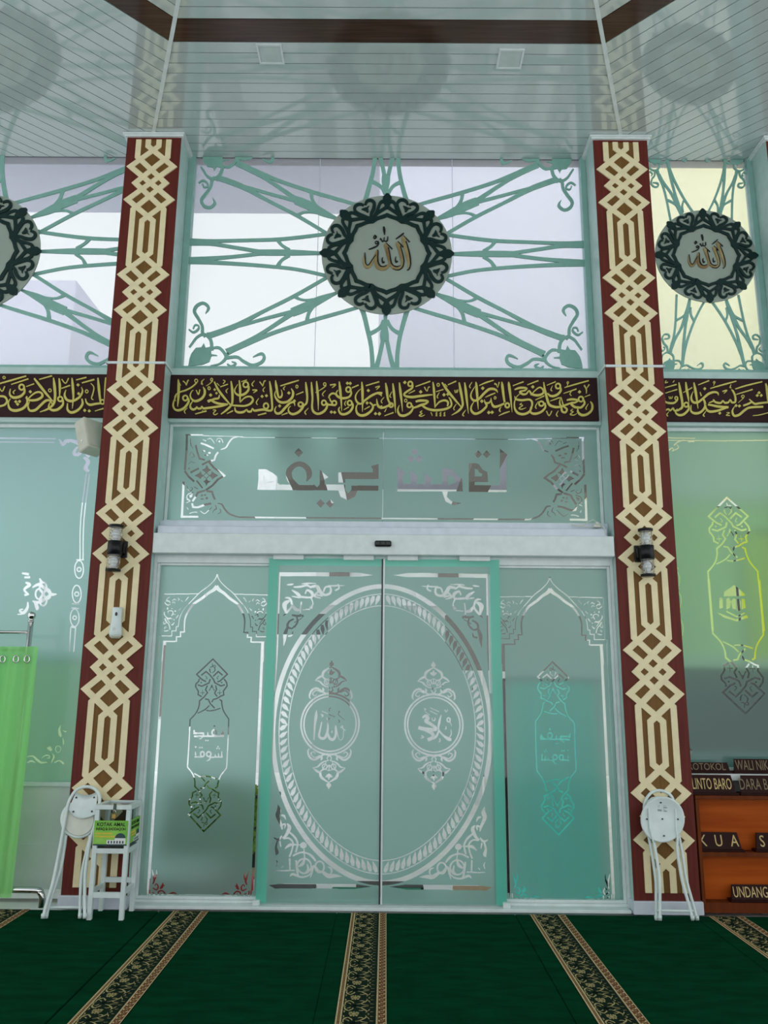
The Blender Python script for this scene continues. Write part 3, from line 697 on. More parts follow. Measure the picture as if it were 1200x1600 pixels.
KL.S('1103,66,12 1102,150,26 1096,250,22 1090,345,12', '1022,70,12 1030,160,26 1040,260,22 1048,315,20', '1060,335,18 1000,342,22 940,352,24 905,330,18 893,288,10', '855,288,14 862,342,22 820,402,24 750,432,26 706,402,22 706,335,8', '990,417,8 1080,390,14',
     '752,72,12 760,160,26 766,270,18 755,390,5', '690,195,6 675,250,20 700,300,26 760,312,26 830,272,22 862,212,16 850,168,6', '948,128,8 980,170,12 968,240,12 955,285,10 976,298,8', '795,93,10 902,66,14', '855,124,12 985,88,16', '640,182,10 732,150,14', '645,85,12 685,128,10 716,74,10',
     '618,76,12 626,160,24 622,262,8', '656,290,14 656,352,22 600,402,26 542,406,24 510,375,18 522,325,8', '358,76,16 410,142,26 480,232,24 552,316,14', '560,70,12 570,160,28 576,260,24 560,342,24 500,396,20 418,427,6', '410,88,10 544,50,14',
     '545,345,8 520,308,20 480,310,24 430,352,24 370,406,26 312,410,22 294,362,14 312,315,5', '275,272,18 300,302,22 380,302,24 442,266,24 430,226,20 382,222,18 330,256,14 285,305,10', '280,262,14 286,332,22 240,390,26 160,412,28 105,392,24 88,332,14 112,285,6', '275,162,8 358,133,12',
     '255,172,16 256,222,22 210,266,26 140,276,26 104,240,18 112,185,6', '120,140,10 298,82,14', '-5,132,14 120,97,16 274,52,14', '-5,262,20 50,268,22 76,310,20 50,352,20 -5,368,20', '-5,170,10 25,212,10 52,158,10', '165,195,5 140,220,12 152,240,8')
KL.ring(1068, 322, 20, 22, 16); KL.ring(905, 212, 14, 16, 9); KL.ring(630, 292, 24, 24, 18); KL.ring(522, 202, 14, 16, 9); KL.ring(228, 168, 26, 28, 18); KL.ring(45, 68, 12, 12, 8)
for x, y in ((885, 410), (932, 416), (815, 145), (822, 236), (318, 216), (168, 320), (206, 316), (186, 346)): KL.dia(x, y, 18)
board(-4.85, -2.213, 'dark board with yellow Arabic calligraphy beside the left column', [KL])
KR = Pat((1030, 580, 7.0588), FY)
KR.S('60,300,10 62,335,16 100,352,22 160,352,22 196,320,20 202,285,8', '60,438,14 98,420,18 120,437,16 150,410,18 166,437,18 212,430,22 250,400,20', '62,184,10 190,148,14', '68,243,8 196,203,12', '105,280,8 112,302,8 122,300,8 126,282,8', '128,302,8 138,300,8 146,278,8', '75,105,10 65,130,10 95,122,8', '165,105,8 150,125,10',
     '215,126,12 230,220,28 250,330,24 250,402,22 222,426,14', '290,122,12 300,200,26 316,280,20 326,348,5', '263,238,8 362,182,12', '322,372,14 322,422,22 270,476,26 214,486,24 178,455,16 198,415,5', '380,126,12 396,210,28 412,310,20 426,414,5',
     '372,226,5 350,290,18 370,342,24 422,346,24 482,302,24 542,252,26 602,232,22 642,242,18 652,268,5', '448,232,8 462,275,14', '428,153,10 548,106,14', '478,300,18 500,342,22 500,402,24 450,456,26 388,466,26 348,440,18 350,375,6',
     '535,370,20 580,377,22 650,392,26 762,400,24', '760,396,20 690,422,22 620,442,26 550,446,26 514,410,18 512,355,8', '545,352,10 600,328,16 590,312,8', '602,318,8 612,340,20 650,352,22 682,350,20 700,325,12 720,350,20 760,346,20 780,315,12 800,346,20 836,340,20 836,280,20 812,222,18 792,203,5',
     '562,192,10 700,152,16 848,112,12', '605,135,8 600,160,6', '790,148,5 780,178,12 795,188,8', '697,225,14 744,213,14 712,247,8', '742,458,8 772,462,9 738,486,10 778,492,8', '517,438,5 484,484,14 500,502,8', '838,198,12 960,160,16 1134,118,14', '848,258,10 1028,203,14',
     '832,385,5 804,440,18 824,492,24 880,482,26 940,432,26 1000,402,24 1145,394,22', '928,298,8 870,350,5', '925,382,20 980,362,22 1012,340,16 990,308,6', '1005,325,14 1050,362,22 1100,356,22 1150,350,20 1206,345,20', '1172,136,12 1186,200,26 1196,300,22 1200,340,16', '1030,492,6 1100,485,10 1206,458,10', '105,448,5 82,480,12 96,500,8')
KR.ring(296, 372, 24, 24, 18); KR.ring(185, 300, 14, 18, 12); KR.ring(605, 125, 9, 10, 8); KR.ring(920, 280, 14, 14, 9)
for x, y in ((500, 195), (665, 465), (845, 382), (882, 386), (1078, 270), (1122, 270), (1098, 240)): KR.dia(x, y, 18)
board(2.155, 3.148, 'short dark calligraphy board over the narrow bay above the wooden cabinet', [KR])

# ================================================================== TRANSOM WINDOW
def glazed(n, rect, Yf, fw, label=None):
    """aluminium frame + clear pane; the film is added by the caller on the room side"""
    x0, x1, z0, z1 = rect
    t = empty('window_%d' % n, ((x0+x1)/2, Yf, z0), kind='structure')
    f = MB(); y0, y1 = Yf-0.03, Yf+0.03
    f.box(x0, x0+fw, y0, y1, z0, z1, 0.003); f.box(x1-fw, x1, y0, y1, z0, z1, 0.003); f.box(x0+fw, x1-fw, y0, y1, z1-fw, z1, 0.003); f.box(x0+fw, x1-fw, y0, y1, z0, z0+fw, 0.003)
    f.build('frame', M['alu'], t)
    box('glass_pane', (x0+fw*0.7, x1-fw*0.7, Yf-0.004, Yf+0.004, z0+fw*0.7, z1-fw*0.7), M['glass'], t)
    return t
TY = 0.27
win4 = glazed(4, (-1.756, 1.699, 2.735, 3.546), TY+0.006, 0.022)
TP = Pat((280, 670, 10.667), TY)
TP.S('130,105,36 122,350,36 95,690,34', '74,880,38 56,1250,38 44,1470,38', '108,100,26 400,102,22', '395,116,10 900,128,10 1067,134,14', '24,1466,34 320,1466,34', '990,130,12 890,160,24 825,235,28 780,312,26 695,346,18', '640,1245,14 712,1262,28 760,1340,30 840,1420,30 980,1470,22 1067,1478,22')
TP.P(30, '275,270 300,380 340,500 430,520', '360,240 450,270 580,330', '650,390 610,440 585,520 480,550 380,600')
TP.P(34, '330,660 190,730', '500,560 590,660 690,725 752,780 640,850 560,940 440,1025', '90,700 160,800 250,880', '430,1030 310,1065 290,1110 220,1210', '215,1240 230,1305 310,1310 440,1262 530,1248', '460,1042 550,1052 572,1130 600,1180')
TP.P(24, '290,860 390,990'); TP.P(12, '455,735 505,780 455,830 400,780 455,735')
TP.poly('460,600 490,660 540,690 500,705 455,745 415,705 375,690 430,660', '255,780 335,740 360,705 372,750 405,780 372,812 350,838 320,812', '652,780 590,742 545,708 535,750 503,780 535,812 550,850 595,812', '452,960 475,905 530,875 485,868 455,828 425,866 400,872 440,910')
TP.S('470,180,8 520,160,10 560,200,10 590,250,6', '620,215,8 640,165,10 700,168,12 732,235,14', '190,160,12 188,240,14 228,335,6', '170,445,8 200,390,10 242,430,14 252,465,10 200,482,6', '150,592,6 200,552,10 265,572,8', '130,945,10 148,1010,16 200,1030,16 222,990,12 182,975,6', '235,1058,12 150,1090,14 128,1150,14 172,1195,20',
     '118,1180,10 185,1200,14 118,1235,12', '245,968,10 312,1000,14', '555,1405,8 580,1360,12 622,1330,18 600,1270,14', '640,1422,8 692,1390,12 680,1330,16', '350,1368,10 420,1412,12 480,1370,12 545,1308,8', '170,1412,16 240,1390,12 300,1392,14', '190,290,8 205,235,10', '390,180,8 450,205,16', '130,1310,10 150,1345,12')
TP.poly('165,1110 228,1078 212,1140 180,1152'); TP.dot(165, 660, 16); TP.dot(670, 210, 18); TP.dot(410, 372, 26, 16); TP.dot(505, 402, 24, 16); TP.dot(452, 440, 36, 12); TP.dot(380, 1110, 18); TP.dot(432, 1104, 20, 12); TP.dot(460, 1156, 22); TP.dot(385, 1172, 28, 10)
TP = TP+TP.mx(XC)
TT = Pat((0, 0, 1), TY); xa = onto(380, 683, TY); xb = onto(380, 808.5, TY)
T1 = Pat(None, TY); T1._add([((xa[0]-0.02, xa[1]-0.005), (2*XC-xa[0]+0.02, xa[1]-0.005), (2*XC-xa[0]+0.02, xa[1]), (xa[0]-0.02, xa[1])), ((xb[0]-0.02, xb[1]-0.006), (2*XC-xb[0]+0.02, xb[1]-0.006), (2*XC-xb[0]+0.02, xb[1]+0.006), (xb[0]-0.02, xb[1]+0.006))])
L1 = Pat((390, 690, 5.4545), TY)
L1.poly('75,235 140,235 200,270 238,300 228,330 120,360 125,290 75,330', '75,330 122,290 120,360 190,345 238,310 236,350 262,370 285,362 285,412 65,412')
L1.S('400,380,44 345,322,50 338,250,50 392,198,42 450,196,44 497,235,48 508,290,44 485,338,8')
L1.S('285,390,46 545,394,46'); L1.S('365,350,20 395,385,50 440,395,40')
L1.poly('598,240 672,305 640,320 640,365 675,365 675,415 545,415 545,362 575,390 597,365', '670,365 812,368 812,418 670,415', '757,262 1050,262 1050,235 1035,210 1100,190 1100,320 815,320 815,350 757,350', '757,372 815,366 815,410 840,445 868,410 868,375 1097,375 1097,418 917,418 900,470 835,500 775,470 757,418')
L1.dia(418, 93, 38); L1.dia(605, 528, 36); L1.dia(687, 528, 36)
L2 = Pat((610, 690, 5.4545), TY)
L2.poly('62,210 130,270 108,290 108,362 62,362', '170,240 235,300 222,362 170,362', '290,262 362,325 340,345 340,362 290,362', '60,360 440,362 440,425 60,425', '440,225 490,228 490,425 480,470 520,510 607,525 540,545 470,510 440,425', '490,228 530,238 575,290 530,300 490,292', '530,298 575,290 612,320 616,425 492,425 492,372 560,350',
        '668,185 718,185 718,372 668,372', '718,185 750,190 785,240 825,260 832,345 718,345 718,298 780,297 782,275 755,262 745,240 718,230', '668,372 990,372 990,430 668,430', '933,60 1008,122 990,150 990,372 933,372')
for x, y in ((208, 88), (177, 148), (243, 148), (747, 108), (820, 108)): L2.dia(x, y, 33)
TJ = onto(598.5, 740, TY)[0]
TF = TP+T1+L1+L2
film('frosted_film', (-1.737, TJ-0.002, 2.75, 3.53), TF, TY-0.001, M['frost'], win4)
film('frosted_film', (TJ+0.002, 1.68, 2.75, 3.53), TF, TY-0.001, M['frost'], win4)

# ================================================================== SIDE LIGHTS
SY = 0.125
SXC = onto(339.5, 897, SY)[0]
A = Pat((235, 880, 6.486), SY)
A.S('676,236,44 640,272,34 590,302,28 520,358,26 440,412,24 384,486,20 352,560,16 345,640,14 345,692,12')
A.P(13, '352,696 305,698 305,745 264,745 264,792 128,792'); A.P(30, '146,790 128,990')
A.S('677,112,14 668,140,10 640,182,7 580,238,8 500,298,8 420,380,8 345,460,7 302,540,7 288,600,7 284,642,7')
A.P(8, '286,642 262,642 260,686 218,686 216,738 88,738 74,990', '108,738 132,314 490,310')
sm = (235, 920, 16)
A.at(sm).S('480,215,20 430,240,14 410,290,24 440,320,20', '360,330,12 380,370,26 440,410,24 500,380,14', '380,310,10 450,300,24 500,350,18', '540,300,14 600,260,18 640,290,8', '540,360,12 590,330,16 620,380,8', '430,460,18 430,500,36 420,520,10', '360,570,10 345,620,26 380,690,20 440,740,40 520,730,30', '450,620,10 440,570,18 500,545,18 560,570,24 560,620,26 530,680,22', '560,620,20 630,650,8', '520,730,16 545,775,8',
                 '360,740,40 400,820,26 455,880,24 480,950,22 490,1020,26', '390,700,14 440,790,18 490,855,14', '400,840,16 350,880,20 325,840,14 360,810,10', '460,1030,12 400,1055,26 340,1050,14', '370,1000,14 350,980,16 380,950,14 400,975,10', '640,740,18 690,670,24 700,655,8', '520,890,12 550,900,30 600,840,14', '700,540,8 740,510,16 770,470,10', '870,310,10 930,230,20 960,205,8', '680,230,10 720,260,14 700,300,12', '760,280,8 810,320,12')
A.dot(540, 495, 14); A.dot(590, 770, 14); A.dot(620, 560, 22)
A = A+A.mx(SXC)
MC = (280, 1020, 13.333)
B = Pat(MC, SY)
B.P(30, '560,600 480,560 365,450 705,130 1005,445 850,590 795,605', '460,470 560,390 640,460 720,560 742,622 870,690 955,665', '905,465 815,390 710,490', '650,548 620,630 475,695 388,668')
B.P(28, '420,540 410,590 350,650 345,710 400,800 395,870 470,915', '935,540 990,620 1000,690 920,800 930,880 870,900 790,950 710,975 680,1030', '590,680 550,770 590,830 520,920 425,1000 420,1090', '760,680 780,760 740,840 792,912', '840,972 885,1000 890,1080', '540,960 610,975 650,1060 740,1152')
B.S('420,1080,26 395,1170,25 340,1270,25 230,1388,25', '890,1070,26 905,1150,25 940,1240,25 1035,1382,25', '630,1095,24 540,1180,24 385,1260,22', '560,1198,20 650,1208,24 760,1188,24 862,1155,22', '635,330,26 640,380,24 668,425,10', '735,310,18 748,365,22 690,425,12', '690,215,10 692,285,20 640,300,14', '545,475,12 582,530,14 548,548,10', '822,475,12 788,530,14 818,548,10', '485,770,6 485,880,14', '440,835,12 530,830,16', '845,770,6 845,880,14', '795,835,12 885,830,16', '620,790,20 650,740,14 680,660,10', '735,790,20 710,740,14 680,660,10')
B.ring(735, 282, 22, 22, 14, 12); B.dot(460, 620, 16); B.dot(885, 620, 16); B.dot(678, 700, 20, 30)
B.P(25, '230,1380 215,1620', '1035,1375 1025,1620')
MTOP, MBOT = onto(333, 1029.7, SY)[1], onto(320, 1299, SY)[1]
SIDE_TOP = B
B = B+B.mz((MTOP+MBOT)/2)
zz = [onto(297, 1135, SY)[1], onto(292, 1195, SY)[1]]
for px in (297.3, 357.0):
    x = onto(px, 1138, SY)[0]; B._add([((x-0.0045, zz[1]-0.03), (x+0.0045, zz[1]-0.03), (x+0.0045, zz[0]+0.03), (x-0.0045, zz[0]+0.03))]) if False else None
xl, xr = onto(296.6, 1138, SY)[0], onto(357.2, 1138, SY)[0]
for x in (xl, xr): B.c = None; B._add([((x-0.0045, zz[1]), (x+0.0045, zz[1]), (x+0.0045, zz[0]), (x-0.0045, zz[0]))])
S2 = Pat((280, 1130, 8.889), SY)
S2.P(24, '205,180 622,180', '208,95 208,140 335,140 335,195'); S2.S('325,185,18 295,218,12 270,205,6', '395,125,10 400,180,24'); S2.ring(487, 130, 32, 38, 22); S2.poly('552,185 612,105 624,150 622,190'); S2.dia(490, 42, 16); S2.dia(370, 240, 12); S2.dia(398, 240, 12)
S2.P(20, '215,465 325,470', '440,472 602,470'); S2.S('225,395,10 228,445,20', '500,435,10 502,470,20', '545,415,10 548,470,20', '590,390,10 592,470,20', '435,450,18 420,505,18 378,525,8'); S2.ring(322, 430, 26, 36, 20); S2.ring(410, 430, 30, 34, 20); S2.dia(286, 338, 13); S2.dia(316, 338, 13); S2.dia(228, 330, 14)
for x, y in ((540, 325), (525, 350), (558, 352)): S2.dia(x, y, 12)
BC = (215, 1340, 6.154)
B2 = Pat(BC, SY)
B2.P(8, '395,357 600,357', '395,388 600,388', '42,325 42,385 90,385'); B2.P(12, '98,305 96,385', '118,310 116,385')
B2.S('140,115,6 152,170,16 160,220,18 145,255,10', '182,118,4 182,165,14 162,215,16', '145,290,10 180,310,14 198,280,14 180,250,10 165,270,10', '215,300,10 235,280,26 245,240,6', '225,285,20 262,262,5', '140,330,6 160,355,18 140,380,8', '200,365,8 200,330,14 235,318,14 262,345,14 235,355,10 225,340,8', '190,385,8 260,378,18 300,355,18 345,338,16 378,352,8', '290,385,8 330,360,14 372,380,6')
# long right-hand verticals and left verticals of the arch frame
B2 = B2+B2.mx(SXC-0.006)
AV = Pat(None, SY); xv, zv = onto(254.5, 1030, SY); x3, z3 = onto(231, 1390, SY)
AV._add([((x3-0.009, z3), (x3+0.009, z3), (x3+0.009+(xv-x3)*0, zv), (x3-0.009, zv))]) if False else None
xv = A.q[0][0][0]
vx = onto(257.0, 1010, SY)[0]
AV._add([((vx-0.010, z3), (vx+0.010, z3), (vx+0.010, onto(257, 1003, SY)[1]), (vx-0.010, onto(257, 1003, SY)[1])), ((vx-0.042, z3+0.05), (vx-0.038, z3+0.05), (vx-0.038, onto(248, 1000, SY)[1]), (vx-0.042, onto(248, 1000, SY)[1]))])
AV = AV+AV.mx(SXC)
SIDEPAT = A+B+S2+B2+AV
def sidelight(n, rect, pat, label):
    t = glazed(n, rect, SY+0.006, 0.02)
    x0, x1, z0, z1 = rect
    film('frosted_film', (x0+0.018, x1-0.018, z0+0.018, z1-0.018), pat, SY-0.001, M['frost'], t)
    return t
sidelight(5, (-1.735, -0.818, 0.04, 2.395), SIDEPAT, '')
sidelight(6, (0.763, 1.680, 0.04, 2.395), SIDEPAT.mx(XC), '')
wallbox('trim_2', (-1.7565, -1.735, 0.08, 0.19, 0.0, 2.46), (1.680, 1.6995, 0.08, 0.19, 0.0, 2.46), (-1.735, 1.68, 0.085, 0.19, 2.395, 2.46), m=M['alu'])
bb = MB(); bb.box(-1.735, 1.68, 0.0, 0.19, 0.0, 0.022, 0.004); bb.box(-1.735, 1.68, 0.085, 0.19, 0.022, 0.04, 0.003); bb.build('trim_3', M['alu'], kind='structure')

# ================================================================== SLIDING DOORS
DY = 0.055
DL, DR, DM = -0.886, 0.842, -0.028
DZ0, DZ1 = 0.032, 2.43
ELC = onto(597.5, 1139, DY)
def ell(a, b, t):
    b = b*pzr
    s = math.sin(t); return (ELC[0]+a*math.cos(t), ELC[1]+b*s*(1+0.035*abs(s)**6))
pxm = onto(600, 1139, DY)[0]-onto(599, 1139, DY)[0]; pzr = (onto(599, 1139, DY)[1]-onto(599, 1140, DY)[1])/pxm
def band(a, b, w, t0, t1, n=60):
    p = []
    for k in range(n+1):
        t = t0+(t1-t0)*k/n; x, z = ell(a, b, t); p.append((x, z, w))
    return strip(p)
DP = Pat(None, DY)
def ring_full(a, w): return band(a*pxm, a*1.328*pxm*0.985, w, PI/2, 3*PI/2)
DP.q += ring_full(171, 0.033)+ring_full(161.5, 0.006)+ring_full(147, 0.006)
N = 56
for k in range(1, N):
    t = PI/2+PI*k/N
    a = 154.5*pxm; x, z = ell(a, a*1.308, t); x2, z2 = ell(a, a*1.308, t+0.01*(1 if k > N/2 else -1))
    x3, z3_ = ell(148.5*pxm, 148.5*1.308*pxm, t+(0.03 if k < N/2 else -0.03)); x4, z4 = ell(159.8*pxm, 159.8*1.308*pxm, t-(0.012 if k < N/2 else -0.012))
    DP.q += strip(smooth([(x4, z4, 0.018), ((x4*0.6+x3*0.4), (z4*0.6+z3_*0.4), 0.030), (x3*0.75+x4*0.25, z3_*0.75+z4*0.25, 0.014), (x3, z3_, 0.003)], 3))
DP.c = (420, 880, 6.667)
DP.poly('85,95 800,95 950,100 1085,125 950,140 800,138 125,135', '80,98 122,130 95,900 66,1333 28,1333')
DP.S('190,225,10 230,222,20 260,215,8', '258,248,14 330,245,22 400,230,22 440,260,14', '340,215,6 400,210,16 490,210,6', '430,250,20 500,240,34 530,290,40 580,330,26 640,310,24 640,250,20 590,250,18 570,300,16', '620,235,14 700,235,14 790,232,6', '690,285,14 730,260,18 720,215,12', '240,280,10 300,320,34 320,355,22 240,345,8', '330,350,22 440,355,22 450,310,34 400,280,20 380,320,14', '440,360,16 460,420,12 435,470,34', '350,485,10 430,480,14',
     '170,360,12 220,370,24 240,440,20 200,500,22 150,550,8', '215,390,20 165,430,50 180,520,16', '240,430,20 280,480,36 330,490,20', '340,400,14 330,480,16 330,560,12', '240,540,16 300,550,24 360,540,8', '360,545,20 345,565,8', '260,580,16 210,610,20 195,660,24 240,680,16 270,650,14', '290,560,14 300,610,20 265,670,14', '265,620,8 345,572,8', '195,670,26 170,740,40 165,800,26 155,860,4', '200,760,20 240,750,16 250,710,6', '520,290,18 480,340,26 540,365,8', '500,330,16 560,340,24')
DP.c = (420, 1230, 6.667)
DP.S('560,880,30 620,922,46 690,922,34 762,930,4', '610,828,6 648,845,22 655,880,18 640,910,12', '575,880,16 520,870,20 470,820,24 445,890,26 432,945,6', '250,715,18 330,680,18 400,688,18 452,722,26 490,772,16', '365,640,12 375,745,14', '375,740,12 350,800,34 295,832,8', '400,800,10 410,860,26 380,890,14', '190,378,10 215,420,40 180,500,30 140,528,10', '215,470,20 270,520,22 300,590,20 280,680,18', '150,535,16 210,532,18 252,580,18 240,660,16 215,725,20',
     '168,640,8 222,600,30 305,600,10 345,600,10', '218,740,18 220,860,16', '285,760,18 295,870,22 310,935,14', '75,868,8 180,868,14 270,865,14', '95,182,4 106,240,44 92,300,40 128,390,26 140,440,12', '178,340,4 160,300,24 128,292,12', '120,400,14 170,385,20 165,430,8', '52,525,6 100,545,26 138,505,10', '95,545,16 75,620,22 85,680,36 70,705,4', '115,560,14 125,620,10', '220,930,6 250,905,26 330,935,20 400,925,16 430,900,10', '80,830,10 90,790,14 80,760,6', '130,840,10 150,820,8')
DP.ring(530, 830, 46, 58, 18); DP.ring(368, 820, 74, 76, 18); DP.dot(360, 605, 36, 34)
DP.poly('0,1020 150,1003 560,1005 900,1008 1072,1035 900,1060 500,1055 60,1055')
# medallion ornament and script circle
OC = (460, 1020, 7.273)
O = Pat(OC, DY)
CX, CZ = onto(460+405/7.273, 1020+806/7.273, DY)
O2 = Pat(OC, DY)
O2.S('420,158,10 465,185,20 508,222,30 512,275,20 468,300,10 420,285,8', '500,258,10 552,280,26 600,318,4', '598,318,6 545,328,16 512,360,20 470,385,12 425,395,8', '420,280,8 421,345,12 450,300,6', '450,385,8 470,330,10 500,290,10', '425,395,10 440,420,10 422,445,14 405,455,10', '415,450,14 470,460,14 515,440,22 580,405,24 635,435,22 655,495,18 640,528,8', '510,450,16 500,420,24 512,395,5', '520,452,10 580,430,12 620,470,14 590,492,12 572,470,8')
O2.ring(467, 332, 26, 28, 12, 14)
OXC = onto(460+418/7.273, 1020+300/7.273, DY)[0]
O2 = O2+O2.mx(OXC)
O2.at(OC).poly('425,85 437,108 450,122 448,142 432,152 425,158 412,152 396,142 398,122 412,108', '420,182 436,212 464,215 446,240 420,256 396,240 378,215 406,212')
O2 = O2.tf(lambda x, z: (x-OXC+CX, z))
for rr, w in ((0.2085, 0.0125), (0.188, 0.010)):
    p = [(CX+rr*math.cos(2*PI*k/48), CZ+rr*1.015*math.sin(2*PI*k/48), w) for k in range(49)]; O.q += strip(p)
ORN = O+O2+O2.mz(CZ)
TXT1 = Pat(OC, DY)
TXT1.S('250,650,4 246,720,34 232,820,24 222,990,16', '310,785,14 295,860,18 280,940,26 310,972,30 350,960,30 378,880,26 380,785,10', '375,900,20 400,970,30 440,985,30 468,940,26 470,850,22 465,825,10', '470,840,16 500,960,8 520,990,8 550,970,8 560,880,8', '525,855,10 545,830,14 550,860,14 585,885,6', '310,662,8 460,728,12', '418,622,6 395,640,10 400,670,6', '498,665,12 515,668,10 500,700,8 572,765,6', '500,755,6 512,780,12 500,795,6', '368,735,10 375,760,10 390,760,10 405,735,8', '388,735,8 390,760,8', '300,700,16 325,712,16 310,732,10', '428,885,10 425,912,12')
OCR = (620, 1020, 7.273)
TXT2 = Pat(OCR, DY)
TXT2.S('290,740,16 330,715,36 355,745,40 330,775,40 400,820,36 445,870,36 340,870,44 245,850,40', '320,870,40 400,915,40 410,960,40 350,990,40', '480,870,14 455,940,26 410,980,26', '505,705,8 485,780,26 475,870,18 530,940,22 590,980,40 620,985,30', '615,870,5 620,920,12 600,960,10', '380,625,10 480,670,8', '378,660,10 460,700,8', '310,635,14 330,640,12 320,665,8 375,708,8', '400,738,10 408,768,12 432,768,12 435,735,8', '545,645,8 560,672,8 580,645,8', '555,835,8 562,858,12 545,870,8', '485,970,8 492,1000,14 475,1015,8', '280,940,14 305,960,12 270,970,10')
TXT2.ring(588, 762, 18, 24, 14, 14); TXT2.S('600,780,8 625,832,6')
LEFTPAT = DP+ORN
RXS = DM
door_r = (LEFTPAT).mx(RXS)
def door(n, x0, x1, pat, label, edge_left):
    t = empty('door_%d' % n, ((x0+x1)/2, DY, DZ0), label, None, kind='structure')
    box('glass_pane', (x0, x1, DY, DY+0.010, DZ0, DZ1), M['glass'], t)
    e = 0.072
    fx0, fx1 = (x0+e, x1-0.004) if edge_left else (x0+0.004, x1-e)
    film('frosted_film', (fx0, fx1, DZ0+0.004, DZ1-0.055), pat, DY-0.001, M['frost'], t)
    eb = MB(); ex0, ex1 = (x0, x0+e) if edge_left else (x1-e, x1)
    eb.face([(ex0, DY-0.001, DZ0), (ex1, DY-0.001, DZ0), (ex1, DY-0.001, DZ1), (ex0, DY-0.001, DZ1)])
    fa, fb = (x0+e, x1) if edge_left else (x0, x1-e)
    eb.face([(fa, DY-0.001, DZ1-0.055), (fb, DY-0.001, DZ1-0.055), (fb, DY-0.001, DZ1), (fa, DY-0.001, DZ1)])
    eb.build('clear_border', M['edge'], t)
    m = x1 if edge_left else x0
    box('meeting_seal', ((m-0.012, m-0.0005) if edge_left else (m+0.0005, m+0.012))+(DY-0.004, DY+0.014, DZ0, DZ1), M['dark'] if edge_left else M['alu'], t)
    for xx in ((x0+0.03, x1-0.30) if edge_left else (x0+0.03, x1-0.30)):
        box('hanger_clamp', (xx, xx+0.23, DY-0.014, DY+0.02, DZ1-0.012, DZ1+0.025), M['alu'], t, 0.003)
    box('floor_guide', ((x0-0.02, x0+0.03) if edge_left else (x1-0.03, x1+0.02))+(DY-0.03, DY+0.02, 0.022, 0.055), M['alu'], t, 0.003)
    return t
door(1, DL, DM, LEFTPAT+TXT1, 'left sliding glass door', True)
door(2, DM, DR, door_r+TXT2, 'right sliding glass door', False)

# ---- automatic door operator
op = empty('door_operator', (-0.03, 0.03, 2.45), 'long pale aluminium sliding-door operator box above the glass doors', 'door operator')
bb = MB(); bb.box(-1.752, 1.694, -0.008, 0.10, 2.452, 2.606, 0.005); bb.build('housing', M['alu'], op)
bb = MB(); bb.box(-1.74, 1.66, 0.05, 0.158, 2.6065, 2.672, 0.004); bb.build('cover_strip', M['lav'], op)
sx, sz = onto(598.5, 850, -0.01)
bb = MB(); bb.box(sx-0.062, sx+0.062, -0.040, -0.0085, sz-0.022, sz+0.022, 0.008); se = bb.build('motion_sensor', M['black'], op)
for u in (-0.04, 0.0, 0.04):
    bb = MB(); bb.box(sx+u-0.014, sx+u+0.014, -0.044, -0.040, sz-0.010, sz+0.012, 0.003); bb.build('lens', M['dark'], se)

# ================================================================== LOWER BAY WINDOWS
LY = 0.262
win7 = glazed(7, (-4.80, -2.2115, 0.76, 3.535), LY+0.006, 0.03)
P7 = Pat((0, 660, 2.759), LY)
P7.S('-10,68,5 240,70,5', '-10,84,5 236,86,5', '372,222,5 348,420,5 345,590,5', '386,222,5 362,420,5 358,590,5', '305,885,5 299,990,5', '326,885,5 318,990,5', '255,72,6 270,95,14 285,80,16 300,85,10', '285,75,8 320,82,16 350,95,14 335,75,6', '350,95,8 350,125,16 330,140,14 320,125,8', '340,120,8 365,130,12 385,150,14', '360,150,10 380,170,18 365,200,12 385,210,10', '335,105,8 318,130,12 325,145,6', '370,190,18 375,215,10',
     '328,592,6 362,592,6', '310,782,5 342,782,5', '308,800,5 340,802,5', '305,880,8 328,885,8', '170,672,5 178,690,14 165,700,8', '245,740,4 225,742,14 210,735,10', '95,650,8 125,655,12', '105,668,8 130,668,10', '110,690,8 128,700,14 105,720,10 120,740,8', '105,745,10 125,740,8', '120,775,6 118,800,12 100,822,14 85,810,8 100,805,6', '150,770,12 160,800,16 155,808,4', '75,828,4 95,826,6')
P7.ring(341, 634, 19, 38, 5); P7.ring(341, 634, 9, 9, 5, 12); P7.ring(331, 740, 19, 38, 5); P7.ring(331, 740, 9, 9, 5, 12); P7.ring(322, 842, 19, 38, 5); P7.ring(322, 842, 8, 8, 5, 12)
for a in range(4): P7.ring(186+18*math.cos(a*PI/2), 740+28*math.sin(a*PI/2), 15, 22, 8, 14)
P7.S('140,770,6 170,775,14 215,745,10', '140,712,6 170,700,14 215,735,10')
P7.at((20, 1120, 12)).S('270,750,8 380,738,30 450,800,42 530,858,36 655,850,8', '270,862,16 350,828,32 425,862,8', '540,785,6 600,730,18 680,728,22 685,772,22 640,772,8', '735,685,8 772,740,28 742,820,22 720,872,8', '905,150,4 872,250,42 892,350,56 885,370,20', '935,250,8 985,280,24 1005,260,6', '940,400,16 950,500,20 930,520,8', '780,860,16 870,820,26 945,872,34 950,890,8')
P7.ring(850, 605, 50, 62, 14); P7.poly('630,585 700,548 742,610 710,652')
film('frosted_film', (-4.775, -2.235, 0.785, 3.51), P7, LY-0.001, M['frost'], win7, 0.003)
win8 = glazed(8, (2.153, 3.149, 0.905, 3.545), LY+0.006, 0.03)
ca, cb = onto(332.9, 1029.75, SY), onto(297.3, 1123.9, SY)
ra, rb = onto(1090+548/12, 770+92/12, LY), onto(1090+195/12, 770+1475/12, LY)
s8x, s8z = (rb[0]-ra[0])/(cb[0]-ca[0]), (rb[1]-ra[1])/(cb[1]-ca[1])
